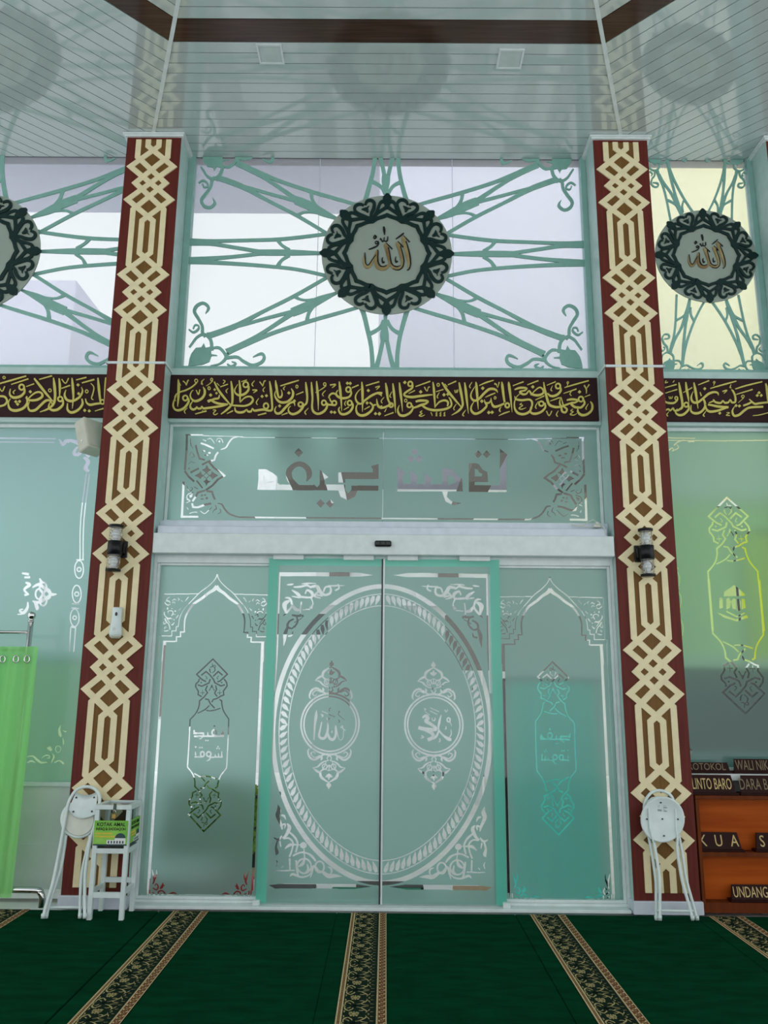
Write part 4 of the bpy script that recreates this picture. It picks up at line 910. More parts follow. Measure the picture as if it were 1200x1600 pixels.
T8 = SIDE_TOP.tf(lambda x, z: (ra[0]+(x-ca[0])*s8x, ra[1]+(z-ca[1])*s8z))
rbot = onto(1165, 1115, LY)
T8 = T8+T8.mz((ra[1]+rbot[1])/2)
vz0, vz1 = onto(1105, 905, LY)[1], onto(1112, 985, LY)[1]
for sgn in (-1, 1):
    x = ra[0]+sgn*abs(rb[0]-ra[0])*1.0; T8.c = None; T8._add([((x-0.009, vz1), (x+0.009, vz1), (x+0.009, vz0), (x-0.009, vz0))])
W8 = Pat((1040, 760, 3.636), LY)
W8.poly('388,560 415,580 450,612 448,622 330,625 332,600', '345,640 360,630 372,655 366,690 345,700', '372,655 385,635 400,640 400,700 380,695', '405,640 420,640 428,660 425,705 405,708', '432,640 450,640 455,690 432,700', '305,645 325,640 326,690 306,695', '300,642 313,630 326,640', '290,715 400,755 460,730 470,745 405,768 330,745', '345,705 405,735 450,715 450,722 405,745 345,715')
W8.S('30,45,4 38,200,4 55,460,4', '60,460,14 70,470,10', '62,475,4 80,520,4 72,575,4', '75,600,4 90,640,4 82,690,4', '82,745,4 100,800,4 92,855,4', '92,860,6 100,1100,4 125,1480,4', '132,1490,8 148,1505,12 140,1525,10', '60,580,8 78,580,8', '70,715,8 88,712,8')
W8b = Pat((900, 560, 4), LY)
W8b.S('570,497,6 745,500,6', '570,512,5 900,515,6 1200,512,6', '580,575,6 600,560,8 610,575,6', '610,545,6 640,520,8 680,510,6', '600,580,5 640,560,6 630,540,5', '700,520,8 740,518,10')
film('frosted_film', (2.178, 3.124, 0.93, 3.52), T8+W8+W8b, LY-0.001, M['frost'], win8)
# ================================================================== CARPET
MOT = None
def stripe_mesh(x0, L0, L1):
    """woven border: cream edging, near-black field with gold flowers and vines, brown patterned edging"""
    b = MB(); z = 0.0004
    def strips(qs, k, zz):
        b.k = k
        for q in qs:
            ar = sum(q[i-1][0]*q[i][1]-q[i][0]*q[i-1][1] for i in range(len(q)))
            if abs(ar) < 1e-9: continue
            q = q if ar > 0 else q[::-1]
            b.face([(x0+u, v, zz) for u, v in q])
    b.k = 0; b.box(x0, x0+0.236, L0, L1, -0.012, z)
    strips([((0.0, L0), (0.028, L0), (0.028, L1), (0.0, L1)), ((0.187, L0), (0.236, L0), (0.236, L1), (0.187, L1))], 2, z+0.0006)
    strips([((0.008, L0), (0.020, L0), (0.020, L1), (0.008, L1)), ((0.195, L0), (0.231, L0), (0.231, L1), (0.195, L1))], 3, z+0.0010)
    mo = Pat(None)
    # one repeat, 0.2 m long, drawn in millimetres
    mo.S('58,6,2 66,14,8 58,22,2', '108,6,2 100,14,8 108,22,2', '60,-2,9 72,0,3', '106,-2,9 94,0,3', '83,-14,3 83,-22,8 83,-30,2', '83,14,3 83,22,8 83,30,2',
         '40,95,2 36,75,5 42,52,10 56,40,8 66,44,4', '40,-95,2 36,-75,5 42,-52,10 56,-40,8 66,-44,4', '56,40,3 72,56,8 78,72,3', '56,-40,3 72,-56,8 78,-72,3',
         '92,84,3 112,74,6 132,52,9 142,30,5 138,14,2', '92,-84,3 112,-74,6 132,-52,9 142,-30,5 138,-14,2', '132,52,3 118,40,8 104,44,3', '132,-52,3 118,-40,8 104,-44,3', '142,30,3 152,44,5 156,60,2', '142,-30,3 152,-44,5 156,-60,2',
         '112,74,3 126,88,6 150,94,3', '112,-74,3 126,-88,6 150,-94,3', '40,80,3 32,92,5 33,100,3', '40,-80,3 32,-92,5 33,-100,3', '46,66,2 58,72,6 64,84,3', '46,-66,2 58,-72,6 64,-84,3', '34,40,2 38,28,6 34,16,2', '34,-40,2 38,-28,6 34,-16,2', '148,10,6 156,0,2', '148,-10,6 156,0,2', '160,24,5 174,30,2', '160,-24,5 174,-30,2', '158,76,5 176,80,2', '158,-76,5 176,-80,2')
    mo.ring(83, 100, 9, 8, 4, 12); mo.ring(83, -100, 9, 8, 4, 12); mo.dot(83, 0, 12, 9); mo.ring(83, 0, 22, 15, 4, 14); mo.dot(70, 20, 6); mo.dot(96, 20, 6); mo.dot(70, -20, 6); mo.dot(96, -20, 6)
    n = int((L1-L0)/0.2)+1
    for k in range(n):
        yc = L1-0.1-0.2*k
        if yc-0.1 < L0-0.1: break
        strips([[(u/1000, yc+v/1000) for u, v in q] for q in mo.q+[tuple(p) for p in mo.p]], 1, z+0.0008)
        for j in range(4):
            y = yc-0.075+0.05*j
            strips([((0.197, y-0.004), (0.206, y-0.012), (0.206, y+0.004), (0.199, y+0.008)), ((0.218, y+0.012), (0.229, y+0.020), (0.229, y+0.034), (0.220, y+0.026)), ((0.206, y+0.016), (0.214, y+0.010), (0.217, y+0.014), (0.209, y+0.020)), ((0.210, y-0.008), (0.221, y-0.004), (0.222, y), (0.211, y-0.004))], 2, z+0.0016)
            for i in range(3): strips([((0.010, y+i*0.016-0.004), (0.014, y+i*0.016-0.007), (0.018, y+i*0.016-0.003), (0.014, y+i*0.016))], 1, z+0.0016)
    return b
labels = ['green carpet runner whose patterned border runs under the green curtain', 'green carpet runner with its patterned border ending at the left fixed glass panel',
          'green carpet runner whose patterned border runs to the middle of the glass doors', 'green carpet runner with its patterned border ending at the right fixed glass panel', 'green carpet runner whose patterned border runs past the wooden cabinet']
for k, sx0 in enumerate((-2.632, -1.424, -0.222, 0.982, 2.186)):
    w0 = sx0-0.10; w1 = sx0+1.104 if k < 4 else 4.2
    if k == 0: w0 = -5.0
    r = empty('carpet_runner', ((w0+w1)/2, -2.0, -0.012), labels[k], 'carpet', 'green carpet runners')
    far = -0.03
    bb = MB(); bb.box(w0+0.0015, sx0-0.0005, -8, far, -0.025, -0.001, 0.004); bb.box(sx0+0.2365, w1-0.0015, -8, far, -0.025, -0.001, 0.004); bb.box(sx0-0.001, sx0+0.237, -8, far, -0.025, -0.0125)
    bb.build('pile', M['carpet'], r)
    stripe_mesh(sx0, -4.6, far).build('patterned_border', [M['carpet_black'], M['carpet_gold'], M['carpet_cream'], M['carpet_brown']], r)

# ================================================================== CEILING LIGHTS
for x0, x1, y0, y1, lab in ((-0.975, -0.79, -0.975, -0.79, 'square recessed ceiling light on the side of the donation box'), (0.785, 0.97, -0.94, -0.755, 'square recessed ceiling light on the side of the wooden cabinet')):
    t = empty('ceiling_light', ((x0+x1)/2, (y0+y1)/2, ZC), lab, 'ceiling light', 'square ceiling lights')
    bb = MB()
    for d in ((x0, x1, y0, y0+0.014), (x0, x1, y1-0.014, y1), (x0, x0+0.014, y0+0.014, y1-0.014), (x1-0.014, x1, y0+0.014, y1-0.014)): bb.box(*d, ZC-0.012, ZC-0.0005)
    bb.build('rim', M['alu'], t)
    bb = MB(); bb.box(x0+0.0145, x1-0.0145, y0+0.0145, y1-0.0145, ZC-0.008, ZC-0.0005); bb.build('diffuser', M['light_face'], t)

# ================================================================== WALL LAMPS
def wall_lamp(px, ptop, pbot, side, label):
    yc = -0.085
    xt, zt = onto(px[0], ptop, yc); xb, zb = onto(px[1], pbot, yc); xc = (xt+xb)/2
    h = zt-zb; zm = (zt+zb)/2
    t = empty('wall_lamp', (xc, yc, zm), label, 'wall lamp', 'black up-and-down wall lamps on the columns')
    R = 0.053
    a = MB(); a.lathe([(R*0.8, -0.052), (R, -0.050), (R, 0.050), (R*0.8, 0.052)], (xc, yc, zm)); a.box(xc+side*0.035-0.03, xc+side*0.035+0.03, yc+0.02, -0.030, zm-0.035, zm+0.035); a.build('body', M['black'], t)
    a = MB(); a.box(xc+side*0.035-0.036, xc+side*0.035+0.036, -0.030, -0.0105, zm-0.062, zm+0.062, 0.003); a.build('wall_plate', M['black'], t)
    for s in (1, -1):
        zc = zm+s*(h/2-0.010)
        a = MB(); a.lathe([(R*0.7, -0.010), (R*1.02, -0.008), (R*1.02, 0.008), (R*0.7, 0.010)], (xc, yc, zc)); a.build('cap', M['black'], t)
        z0, z1 = sorted((zm+s*0.052, zc-s*0.010))
        a = MB(); a.lathe([(R*0.93, z0-zm), (R*0.93, z1-zm)], (xc, yc, zm)); a.f = a.f[:-2]; a.m = a.m[:-2]; a.sm = a.sm[:-2]; a.build('clear_tube', M['clear'], t)
        a = MB()
        for k in range(4):
            zz = z0+(z1-z0)*(k+0.6)/4.4
            p = [(xc+R*0.80*math.cos(q*PI/12), yc+R*0.80*math.sin(q*PI/12), zz) for q in range(24)]
            a.tube(p, 0.0018, 6, True)
        for q in range(3): a.tube([(xc+R*0.8*math.cos(q*2.1), yc+R*0.8*math.sin(q*2.1), z0), (xc+R*0.8*math.cos(q*2.1), yc+R*0.8*math.sin(q*2.1), z1)], 0.0018, 6)
        a.build('louvre', M['chrome'], t)
        a = MB(); a.lathe([(0.010, 0), (0.018, 0.01), (0.020, 0.03), (0.028, 0.05), (0.030, (z1-z0)*0.6), (0.012, (z1-z0)*0.92)], (xc, yc, z0)); a.build('bulb', M['white_print'], t)
    return t
wall_lamp((181, 178), 820, 893, 1, 'black wall lamp on the left column above the air freshener')
wall_lamp((1009, 1012), 826, 901, -1, 'black wall lamp on the right column')

# ---- air freshener
fx, fz0 = onto(180.5, 994, -0.05); _, fz1 = onto(181, 949, -0.05)
t = empty('air_freshener', (fx, -0.04, fz0), 'small white air freshener on the left column under its wall lamp', 'air freshener')
a = MB(); H = fz1-fz0
a.lathe([(0.040, 0.0), (0.048, 0.012), (0.047, 0.04), (0.041, H*0.45), (0.038, H*0.7), (0.040, H*0.95), (0.036, H)], (fx-0.004, -0.045, fz0), sx=0.95, sy=0.70); a.build('body', M['white'], t)
a = MB(); a.lathe([(0.030, -0.016), (0.046, 0.0), (0.046, 0.004)], (fx-0.002, -0.045, fz0-0.0), sx=0.95, sy=0.68); a.build('base_ring', M['beige'], t)
a = MB(); a.lathe([(0.010, 0), (0.011, 0.004)], n=16, sx=0.8, sy=1.3); a.xf(Matrix.Translation((fx+0.001, -0.0715, fz0+H*0.76)) @ Matrix.Rotation(PI/2, 4, 'X')); a.build('nozzle', M['dark'], t)
a = MB(); a.tube([(fx-0.006+0.009*math.cos(q*PI/10), -0.078, fz0+H*0.24+0.009*math.sin(q*PI/10)) for q in range(20)], 0.0012, 6, True); a.build('button_ring', M['beige'], t)

# ---- wall speaker on the left bay
t = empty('wall_speaker', (-2.31, 0.2, 3.34), 'beige box loudspeaker tilted high beside the left column', 'loudspeaker')
_x, _z = onto(141, 683, 0.08); c0 = Vector((_x, 0.08, _z))
rot = Matrix.Translation(c0) @ Matrix.Rotation(math.radians(58), 4, 'Z') @ Matrix.Rotation(math.radians(-20), 4, 'X')
a = MB(); a.box(-0.085, 0.085, -0.06, 0.06, -0.135, 0.135, 0.008); a.xf(rot); a.build('speaker_body', M['beige'], t)
a = MB(); a.box(-0.075, 0.075, -0.066, -0.061, -0.122, 0.122, 0.002)
for k in range(22): a.box(-0.07, 0.07, -0.0672, -0.066, -0.115+k*0.0105, -0.110+k*0.0105)
a.xf(rot); a.build('grille', M['beige'], t)
a = MB(); a.tube([tuple(rot @ Vector((0, 0.06, 0))), (-2.33, 0.19, 3.36)], 0.012); a.box(-2.36, -2.30, 0.186, 0.235, 3.31, 3.41); a.build('bracket', M['beige'], t)
a = MB(); a.tube([tuple(rot @ Vector((-0.086, 0.0, -0.06))), tuple(rot @ Vector((-0.090, 0.0, -0.06)))], 0.006); a.build('screw', M['chrome'], t)

# ---- white plug and loose wire on the operator
p0 = Vector((*onto(935, 822, 0.1)[:1], 0.1, onto(935, 822, 0.1)[1]))
def pt(px, py, Y=0.11): x, z = onto(px, py, Y); return (x, Y, z)
t = empty('power_cable', pt(932, 825), 'thin white cable with small plug lying on the operator beside the right column', 'cable')
a = MB(); a.tube([pt(893, 820), pt(905, 822), pt(925, 823.5), pt(935, 825)], 0.0035, 6); a.tube([pt(893, 819.5), pt(910, 821), pt(920, 815), pt(927, 812), pt(931, 815), pt(932, 820)], 0.003, 6)
a.build('wire', M['cushion'], t)
a = MB(); a.tube([pt(938, 820, 0.09), pt(943, 823, 0.044), pt(946, 829, 0.043), pt(947, 836, 0.043)], 0.003, 6); a.build('wire', M['cushion'], t)
x, z = onto(933, 822, 0.11); a = MB(); a.box(x-0.03, x+0.03, 0.085, 0.13, z-0.014, z+0.008, 0.004); a.box(x-0.012, x+0.012, 0.09, 0.12, z+0.008, z+0.03, 0.004); a.build('plug', M['cushion'], t)

# ================================================================== FOLDING SEATS
def sloped(crop, foot_y, lean):
    """points traced on a plane that leans back from the floor line y=foot_y"""
    nrm = Vector((0, 1, -lean)).normalized()
    return lambda x, y, off=0.0: onplane(crop[0]+x/crop[2], crop[1]+y/crop[2], (0, foot_y-off, 0), nrm)
def path(fn, s, off): return smoothv([fn(x, y, off) for x, y in nums(s)])
def smoothv(P, n=6):
    out = []
    for i in range(len(P)-1):
        a, b, c, d = P[max(i-1, 0)], P[i], P[i+1], P[min(i+2, len(P)-1)]
        for k in range(n):
            t = k/n; out.append(0.5*(2*b+(c-a)*t+(2*a-5*b+4*c-d)*t*t+(3*b-a-3*c+d)*t**3))
    out.append(P[-1]); return out
def disc(fn, cx, cy, rx, ry, o0, o1, k=40, bulge=0.0):
    """a round pad with rolled rim lying in the leaning plane; front at offset o1 (towards the viewer)"""
    a = MB(); rows = [(0.0, o0), (0.92, o0), (1.0, o0+(o1-o0)*0.25), (1.0, o0+(o1-o0)*0.75), (0.95, o1), (0.90, o1-bulge), (0.0, o1-bulge)]
    idx = []
    for r, o in rows:
        st = len(a.v)
        for i in range(k):
            q = 2*PI*i/k; a.v.append(tuple(fn(cx+rx*max(r, 0.001)*math.cos(q), cy+ry*max(r, 0.001)*math.sin(q), o)))
        idx.append(st)
    for s0, s1 in zip(idx[:-1], idx[1:]):
        for i in range(k):
            a.f.append((s0+i, s1+i, s1+(i+1) % k, s0+(i+1) % k)); a.m.append(0); a.sm.append(True)
    return a
# right one: the round seat bottom faces the room
fn = sloped((990, 1225, 7.111), -0.165, 0.185)
t = empty('folding_chair', fn(470, 1530), 'folded white metal chair showing its round seat bottom, against the right column', 'folding chair', 'folded white metal chairs')
b1 = path(fn, '255,1516 252,1400 250,1250 247,1080 220,880 165,560 125,330 118,240 150,150 210,90 290,72 370,95 425,145 445,210 455,330 500,560 545,800 585,1060 650,1300 706,1514', 0.0)
a = MB(); a.tube(b1, 0.0105, 10); a.build('back_frame', M['white'], t)
for s in ('293,1518 290,1400 290,1080 265,880 225,640 215,560', '657,1516 600,1290 545,1100 505,880 482,700 490,560'):
    a = MB(); a.tube(path(fn, s, 0.028), 0.0105, 10); a.build('leg', M['white'], t)
a = MB(); a.tube([fn(262, 1408, 0.028), fn(665, 1412, 0.028)], 0.008, 8); a.build('stretcher', M['white'], t)
a = MB()
P = [fn(*q, 0.004) for q in ((122, 225), (150, 190), (200, 150), (270, 135), (340, 145), (400, 165), (445, 225))]; Q = [fn(*q, 0.004) for q in ((130, 330), (180, 350), (230, 360), (280, 365), (330, 360), (390, 350), (450, 330))]
P2 = [p+Vector((0, 0.008, 0)) for p in P]; Q2 = [p+Vector((0, 0.008, 0)) for p in Q]
for i in range(6): a.face([P[i], Q[i], Q[i+1], P[i+1]]); a.face([P2[i+1], Q2[i+1], Q2[i], P2[i]]); a.face([P[i], P[i+1], P2[i+1], P2[i]])
a.build('backrest', M['white'], t)
seat = disc(fn, 322, 395, 246, 257, 0.030, 0.058, 44, 0.006).build('seat', M['white'], t)
for x, y in ((302, 207), (148, 390), (320, 388), (492, 391), (338, 575)):
    a = MB(); p = fn(x, y, 0.054); a.tube([p, p-Vector((0, 0.004, 0))], 0.0055, 8); a.build('screw', M['dark'], seat)
for s in ('168,270 182,480 200,560 215,640', '465,275 472,480 483,560 490,640'):
    a = MB(); a.tube(path(fn, s, 0.060), [0.004]+[0.006]*(3*6-1)+[0.009], 8); a.build('bracket', M['white'], t)
a = MB()
for x0, x1, y, h in ((268, 292, 240, 5), (268, 285, 255, 4), (268, 312, 290, 22), (330, 360, 240, 5), (330, 372, 260, 12), (330, 350, 282, 5), (335, 370, 300, 12)):
    P = [fn(x0, y-h/2, 0.0535), fn(x1, y-h/2+4, 0.0535), fn(x1, y+h/2+4, 0.0535), fn(x0, y+h/2, 0.0535)]; a.face(P[::-1])
a.build('printed_label', M['lav'] if False else mat('grey_print', (0.25, 0.30, 0.32), 0.5), seat)
for s in ((255, 1516, 0.0), (707, 1514, 0.0), (293, 1514, 0.028), (657, 1512, 0.028)):
    a = MB(); p = fn(*s); a.tube([p+Vector((0, 0, 0.03)), p+Vector((0, 0, 0.003))], 0.0135, 10); a.build('foot_cap', M['white'], t)

# left one: the back rest and cushion face the room
fn = sloped((55, 1215, 6.667), -0.262, 0.26)
t = empty('folding_chair', fn(300, 1475), 'folded white metal chair with cream seat pad, standing by the green curtain', 'folding chair', 'folded white metal chairs')
a = MB(); a.tube(path(fn, '80,1468 120,1310 180,1110 235,850 290,560 330,330 365,220 430,130 520,96 600,108 650,150 672,215 660,330 625,480 580,640 545,830 522,1000 516,1200 516,1468', 0.034), 0.011, 10); a.build('back_frame', M['white'], t)
for s in ('112,1466 150,1310 225,1080 270,930 305,720 320,600', '465,1466 470,1250 485,1010 520,830 555,690 575,600'):
    a = MB(); a.tube(path(fn, s, 0.008), 0.0105, 10); a.build('leg', M['white'], t)
a = MB(); a.tube([fn(140, 1352, 0.008), fn(500, 1352, 0.008)], 0.0085, 8); a.build('stretcher', M['white'], t)
top = [(425, 152), (460, 168), (500, 180), (540, 182), (580, 176), (620, 158), (648, 140)]
bot = [(345, 330), (370, 375), (410, 408), (460, 424), (510, 424), (570, 408), (632, 380)]
a = MB(); NN = 6
for o in (0.030, 0.038):
    for s in range(5):
        for i in range(7):
            u = s/4; p = fn(top[i][0]*(1-u)+bot[i][0]*u, top[i][1]*(1-u)+bot[i][1]*u, o+0.010*math.sin(PI*i/6)*0); a.v.append(tuple(p))
for l in (0, 1):
    for s in range(4):
        for i in range(6):
            q = [l*35+s*7+i, l*35+(s+1)*7+i, l*35+(s+1)*7+i+1, l*35+s*7+i+1]; a.f.append(tuple(q if l else q[::-1])); a.m.append(0); a.sm.append(True)
for i in range(6): a.f.append((28+i, 35+28+i, 35+29+i, 29+i)); a.m.append(0); a.sm.append(False); a.f.append((i+1, 36+i, 35+i, i)); a.m.append(0); a.sm.append(False)
br = a.build('backrest', M['white'], t)
for x, y in ((428, 208), (614, 207), (398, 354), (590, 352)):
    a = MB(); p = fn(x, y, 0.040); a.tube([p+Vector((0, 0.004, 0)), p-Vector((0, 0.003, 0))], 0.006, 8); a.build('screw', M['dark'], br)
seat = disc(fn, 448, 440, 188, 196, -0.014, 0.012, 44).build('seat', M['white'], t)
disc(fn, 450, 438, 165, 172, 0.008, 0.018, 40).build('seat_pad', M['cushion'], seat)
for s in ((80, 1470, 0.034), (516, 1470, 0.034), (113, 1468, 0.008), (465, 1468, 0.008)):
    a = MB(); p = fn(*s); a.tube([p+Vector((0, 0, 0.03)), p+Vector((0, 0, 0.003))], 0.0135, 10); a.build('foot_cap', M['white'], t)

# ================================================================== DONATION BOX
bx0, bx1, by0, by1 = -1.928, -1.690, -0.275, -0.030
cx, cyb = (bx0+bx1)/2, (by0+by1)/2
_, ztop = onto(165, 1258, by0); _, zfl = onto(170, 1329, by0); _, zrb = onto(150, 1335, by0)
zt0 = ztop; zb1 = onto(170, 1326, by0)[1]; zb0 = onto(170, 1334, by0)[1]
t = empty('donation_box', (cx, cyb, 0.01), 'white aluminium donation box on tall legs with a lime green poster', 'donation box')
lw = 0.030
for x in (bx0, bx1-lw):
    for y in (by0, by1-lw): box('leg', (x, x+lw, y, y+lw, 0.001, ztop-0.028), M['white'], t, 0.002)
for nm, z0, z1 in (('top_frame', ztop-0.028, ztop), ('bottom_frame', zb0, zb1)):
    a = MB(); e = 0.004 if nm == 'top_frame' else -0.001
    a.box(bx0-e, bx1+e, by0-e, by0+lw, z0, z1, 0.002); a.box(bx0-e, bx1+e, by1-lw, by1+e, z0, z1, 0.002); a.box(bx0-e, bx0+lw, by0+lw, by1-lw, z0, z1); a.box(bx1-lw, bx1+e, by0+lw, by1-lw, z0, z1)
    a.build(nm, M['white'], t)
box('floor_panel', (bx0+0.01, bx1-0.01, by0+0.01, by1-0.01, zb1-0.006, zb1+0.002), M['dark'], t)
box('stretcher', (bx0+lw, bx1-lw, by0+0.004, by0+0.022, 0.135, 0.168), M['white'], t)
box('stretcher', (bx0+lw, bx1-lw, by1-0.022, by1-0.004, 0.180, 0.212), M['white'], t)
for x in (bx0+0.006, bx1-0.022): box('side_rail', (x, x+0.016, by0+lw, by1-lw, 0.150, 0.182), M['white'], t)
for d in ((bx0+lw, bx1-lw, by0+0.012, by0+0.016, zb1, ztop-0.028), (bx0+lw, bx1-lw, by1-0.016, by1-0.012, zb1, ztop-0.028), (bx0+0.012, bx0+0.016, by0+lw, by1-lw, zb1, ztop-0.028), (bx1-0.016, bx1-0.012, by0+lw, by1-lw, zb1, ztop-0.028), (bx0+lw, bx1-lw, by0+lw, by1-lw, ztop-0.012, ztop-0.008)):
    box('glass_panel', d, M['clear'], t)
pz1 = onto(165, 1282, by0)[1]; pz0 = onto(165, 1321, by0)[1]; ph = pz1-pz0
def poster(w, mtx):
    a = MB(); a.box(-w/2, w/2, 0, 0.003, 0, ph); a.xf(mtx); p = a.build('poster', M['poster'], t)
    k = w/0.200
    def txt(s, size, u, v, m, sx=0.8):
        text_obj('lettering', s, size, mtx @ Matrix.Translation((u*w, -0.0008, v*ph)) @ UPRIGHT, m, p, sx*k, 0.0004, 1.0, size*0.018)
    txt('KOTAK AMAL', 0.032, 0.0, 0.84, M['black'], 0.85); txt('INFAQ & SHODAQOH', 0.024, 0.0, 0.66, M['black'], 0.74)
    a = MB(); random.seed(4)
    for row, (u0, u1, v) in enumerate(((-0.45, 0.02, 0.48), (-0.45, 0.14, 0.36))):
        u = u0
        while u < u1:
            l = random.uniform(0.02, 0.05)
            a.box(u*w, (u+l)*w, -0.0012, -0.0002, (v-0.035)*ph, (v+0.035)*ph); u += l+0.014
    a.xf(mtx); a.build('yellow_line', M['yellow'], p)
    a = MB()
    a.box(-0.10*w, 0.46*w, -0.0010, -0.0001, 0.06*ph, 0.22*ph); a.box(0.14*w, 0.46*w, -0.0014, -0.0001, 0.22*ph, 0.30*ph)
    a.xf(mtx); a.build('building_print', M['white_print'], p)
    a = MB()
    a.face([((0.30+0.16*math.cos(q*PI/10))*w, -0.0016, (0.30+0.20*math.sin(q*PI/10))*ph) for q in range(11)]); a.box(-0.5*w, 0.5*w, -0.0012, -0.0002, 0, 0.055*ph)
    for q in range(6): a.box((-0.06+q*0.085)*w, (-0.02+q*0.085)*w, -0.0018, -0.0008, 0.09*ph, 0.19*ph)
    a.xf(mtx); a.build('dark_print', mat('dark_blue_print', (0.02, 0.06, 0.07), 0.5), p)
poster(0.222, Matrix.Translation((cx-0.003, by0-0.0035, pz0)))
poster(0.19, Matrix.Translation((bx1+0.0005, cyb, pz0)) @ Matrix.Rotation(PI/2, 4, 'Z'))
lx = onto(180, 1262, by0)[0]
a = MB(); a.box(lx-0.010, lx+0.010, by0-0.008, by0-0.004, ztop-0.030, ztop+0.012); a.tube([(lx-0.008, by0-0.012, ztop-0.055), (lx-0.008, by0-0.012, ztop-0.036), (lx, by0-0.012, ztop-0.028), (lx+0.008, by0-0.012, ztop-0.036), (lx+0.008, by0-0.012, ztop-0.055)], 0.0025, 6); a.build('hasp', M['chrome'], t)
a = MB(); a.box(lx-0.013, lx+0.013, by0-0.019, by0-0.005, ztop-0.083, ztop-0.053, 0.003); a.build('padlock', M['brass'], t)

# ================================================================== CURTAIN SCREEN
SYc = -0.02
def sp(px, py, Y=SYc): x, z = onto(px, py, Y); return Vector((x, Y, z))
post = sp(46.5, 990); xr = post.x
t = empty('curtain_screen', (-3.0, SYc, 0.01), 'chrome folding screen hung with a sheer lime green curtain', 'screen')
ztop_post = sp(47, 966).z; zr1 = sp(47, 988).z; zr2 = sp(44, 1015).z
sc0 = -3.9
for x in (xr, sc0):
    a = MB(); a.tube([(x, SYc, 0.12), (x, SYc, ztop_post-0.012)], 0.019, 14); a.lathe([(0.012, -0.03), (0.022, -0.028), (0.022, -0.018), (0.012, -0.014), (0.024, 0.0), (0.030, 0.018), (0.028, 0.034), (0.018, 0.046), (0.004, 0.051)], (x, SYc, ztop_post)); a.build('post', M['chrome'], t)
for z in (zr1, zr2):
    a = MB(); a.tube([(sc0, SYc, z+0.0), (xr, SYc, z)], 0.012, 10); a.build('rail', M['chrome'], t)
e = sp(70, 1391, 0.0)
a = MB(); zp = sp(60, 1391).z; xe = sp(66, 1400).x
a.tube(smoothv([Vector((sc0, SYc, zp)), Vector((-2.9, SYc, zp)), Vector((xe-0.07, SYc, zp)), Vector((xe-0.02, SYc, zp-0.012)), Vector((xe, SYc, zp-0.045)), Vector((xe, SYc, 0.011))]), 0.021, 12); a.build('base_tube', M['chrome'], t)
# curtain: soft folds, hung by ring grommets on the lower rail
a = MB(); zc1 = zr2+0.02; zc0 = sp(38, 1400).z; NX, NZ = 150, 24
xw0, xw1 = sc0+0.04, sp(51.5, 1100, SYc-0.03).x
random.seed(11)
for j in range(NZ+1):
    v = j/NZ; z = zc1+(zc0-zc1)*v
    for i in range(NX+1):
        u = i/NX; x = xw0+(xw1-xw0)*u - 0.015*v*u
        amp = (0.010+0.010*v)*(0.6+0.5*math.sin(u*17+1))
        y = SYc-0.030 + amp*math.sin(u*62+0.6*math.sin(v*2.2+u*9)) + 0.005*math.sin(u*131+v*3)
        a.v.append((x, y, z+0.006*math.sin(u*31)*v))
for j in range(NZ):
    for i in range(NX): q = j*(NX+1)+i; a.f.append((q, q+1, q+NX+2, q+NX+1)); a.m.append(0); a.sm.append(True)
cu = a.build('curtain', M['green_cloth'], t)
for px in (4, 25, 42, -20, -45):
    c = sp(px, 1030, SYc-0.045); a = MB()
    a.tube([c+Vector((0.016*math.cos(q*PI/8), 0.006*math.cos(q*PI/8), 0.024*math.sin(q*PI/8))) for q in range(16)], 0.005, 6, True); a.build('grommet', M['chrome'], cu)

# ================================================================== CABINET AND NAMEPLATES
zc_top = onto(1150, 1243.5, 0.0)[1]
t = empty('cabinet', (2.75, 0.12, 0.0), 'orange wooden open-front cabinet carrying dark nameplates beside the right column', 'cabinet')
X0, X1 = 2.166, 3.30
zsh = onto(1150, 1332, 0.0)[1]; zpl = onto(1150, 1411, 0.0)[1]
a = MB(); a.box(X0, X1, 0.0, 0.25, zc_top-0.025, zc_top, 0.002); a.build('top_board', M['cabframe'], t)
a = MB(); a.box(X0, X0+0.022, 0.002, 0.25, 0.012, zc_top-0.0255); a.build('side_panel', M['cabframe'], t)
a = MB(); a.box(X1-0.022, X1, 0.002, 0.25, 0.012, zc_top-0.0255); a.build('side_panel', M['cabframe'], t)
a = MB(); a.box(X0+0.0225, X1-0.0225, 0.004, 0.235, zsh-0.028, zsh); a.build('shelf', M['cabframe'], t)
a = MB(); a.box(X0+0.0225, X1-0.0225, 0.004, 0.235, 0.012, zpl); a.build('plinth', M['cabframe'], t)
a = MB(); a.box(X0+0.0225, X1-0.0225, 0.10, 0.115, zpl, zc_top-0.0255); a.build('back_panel', M['cabinet'], t)
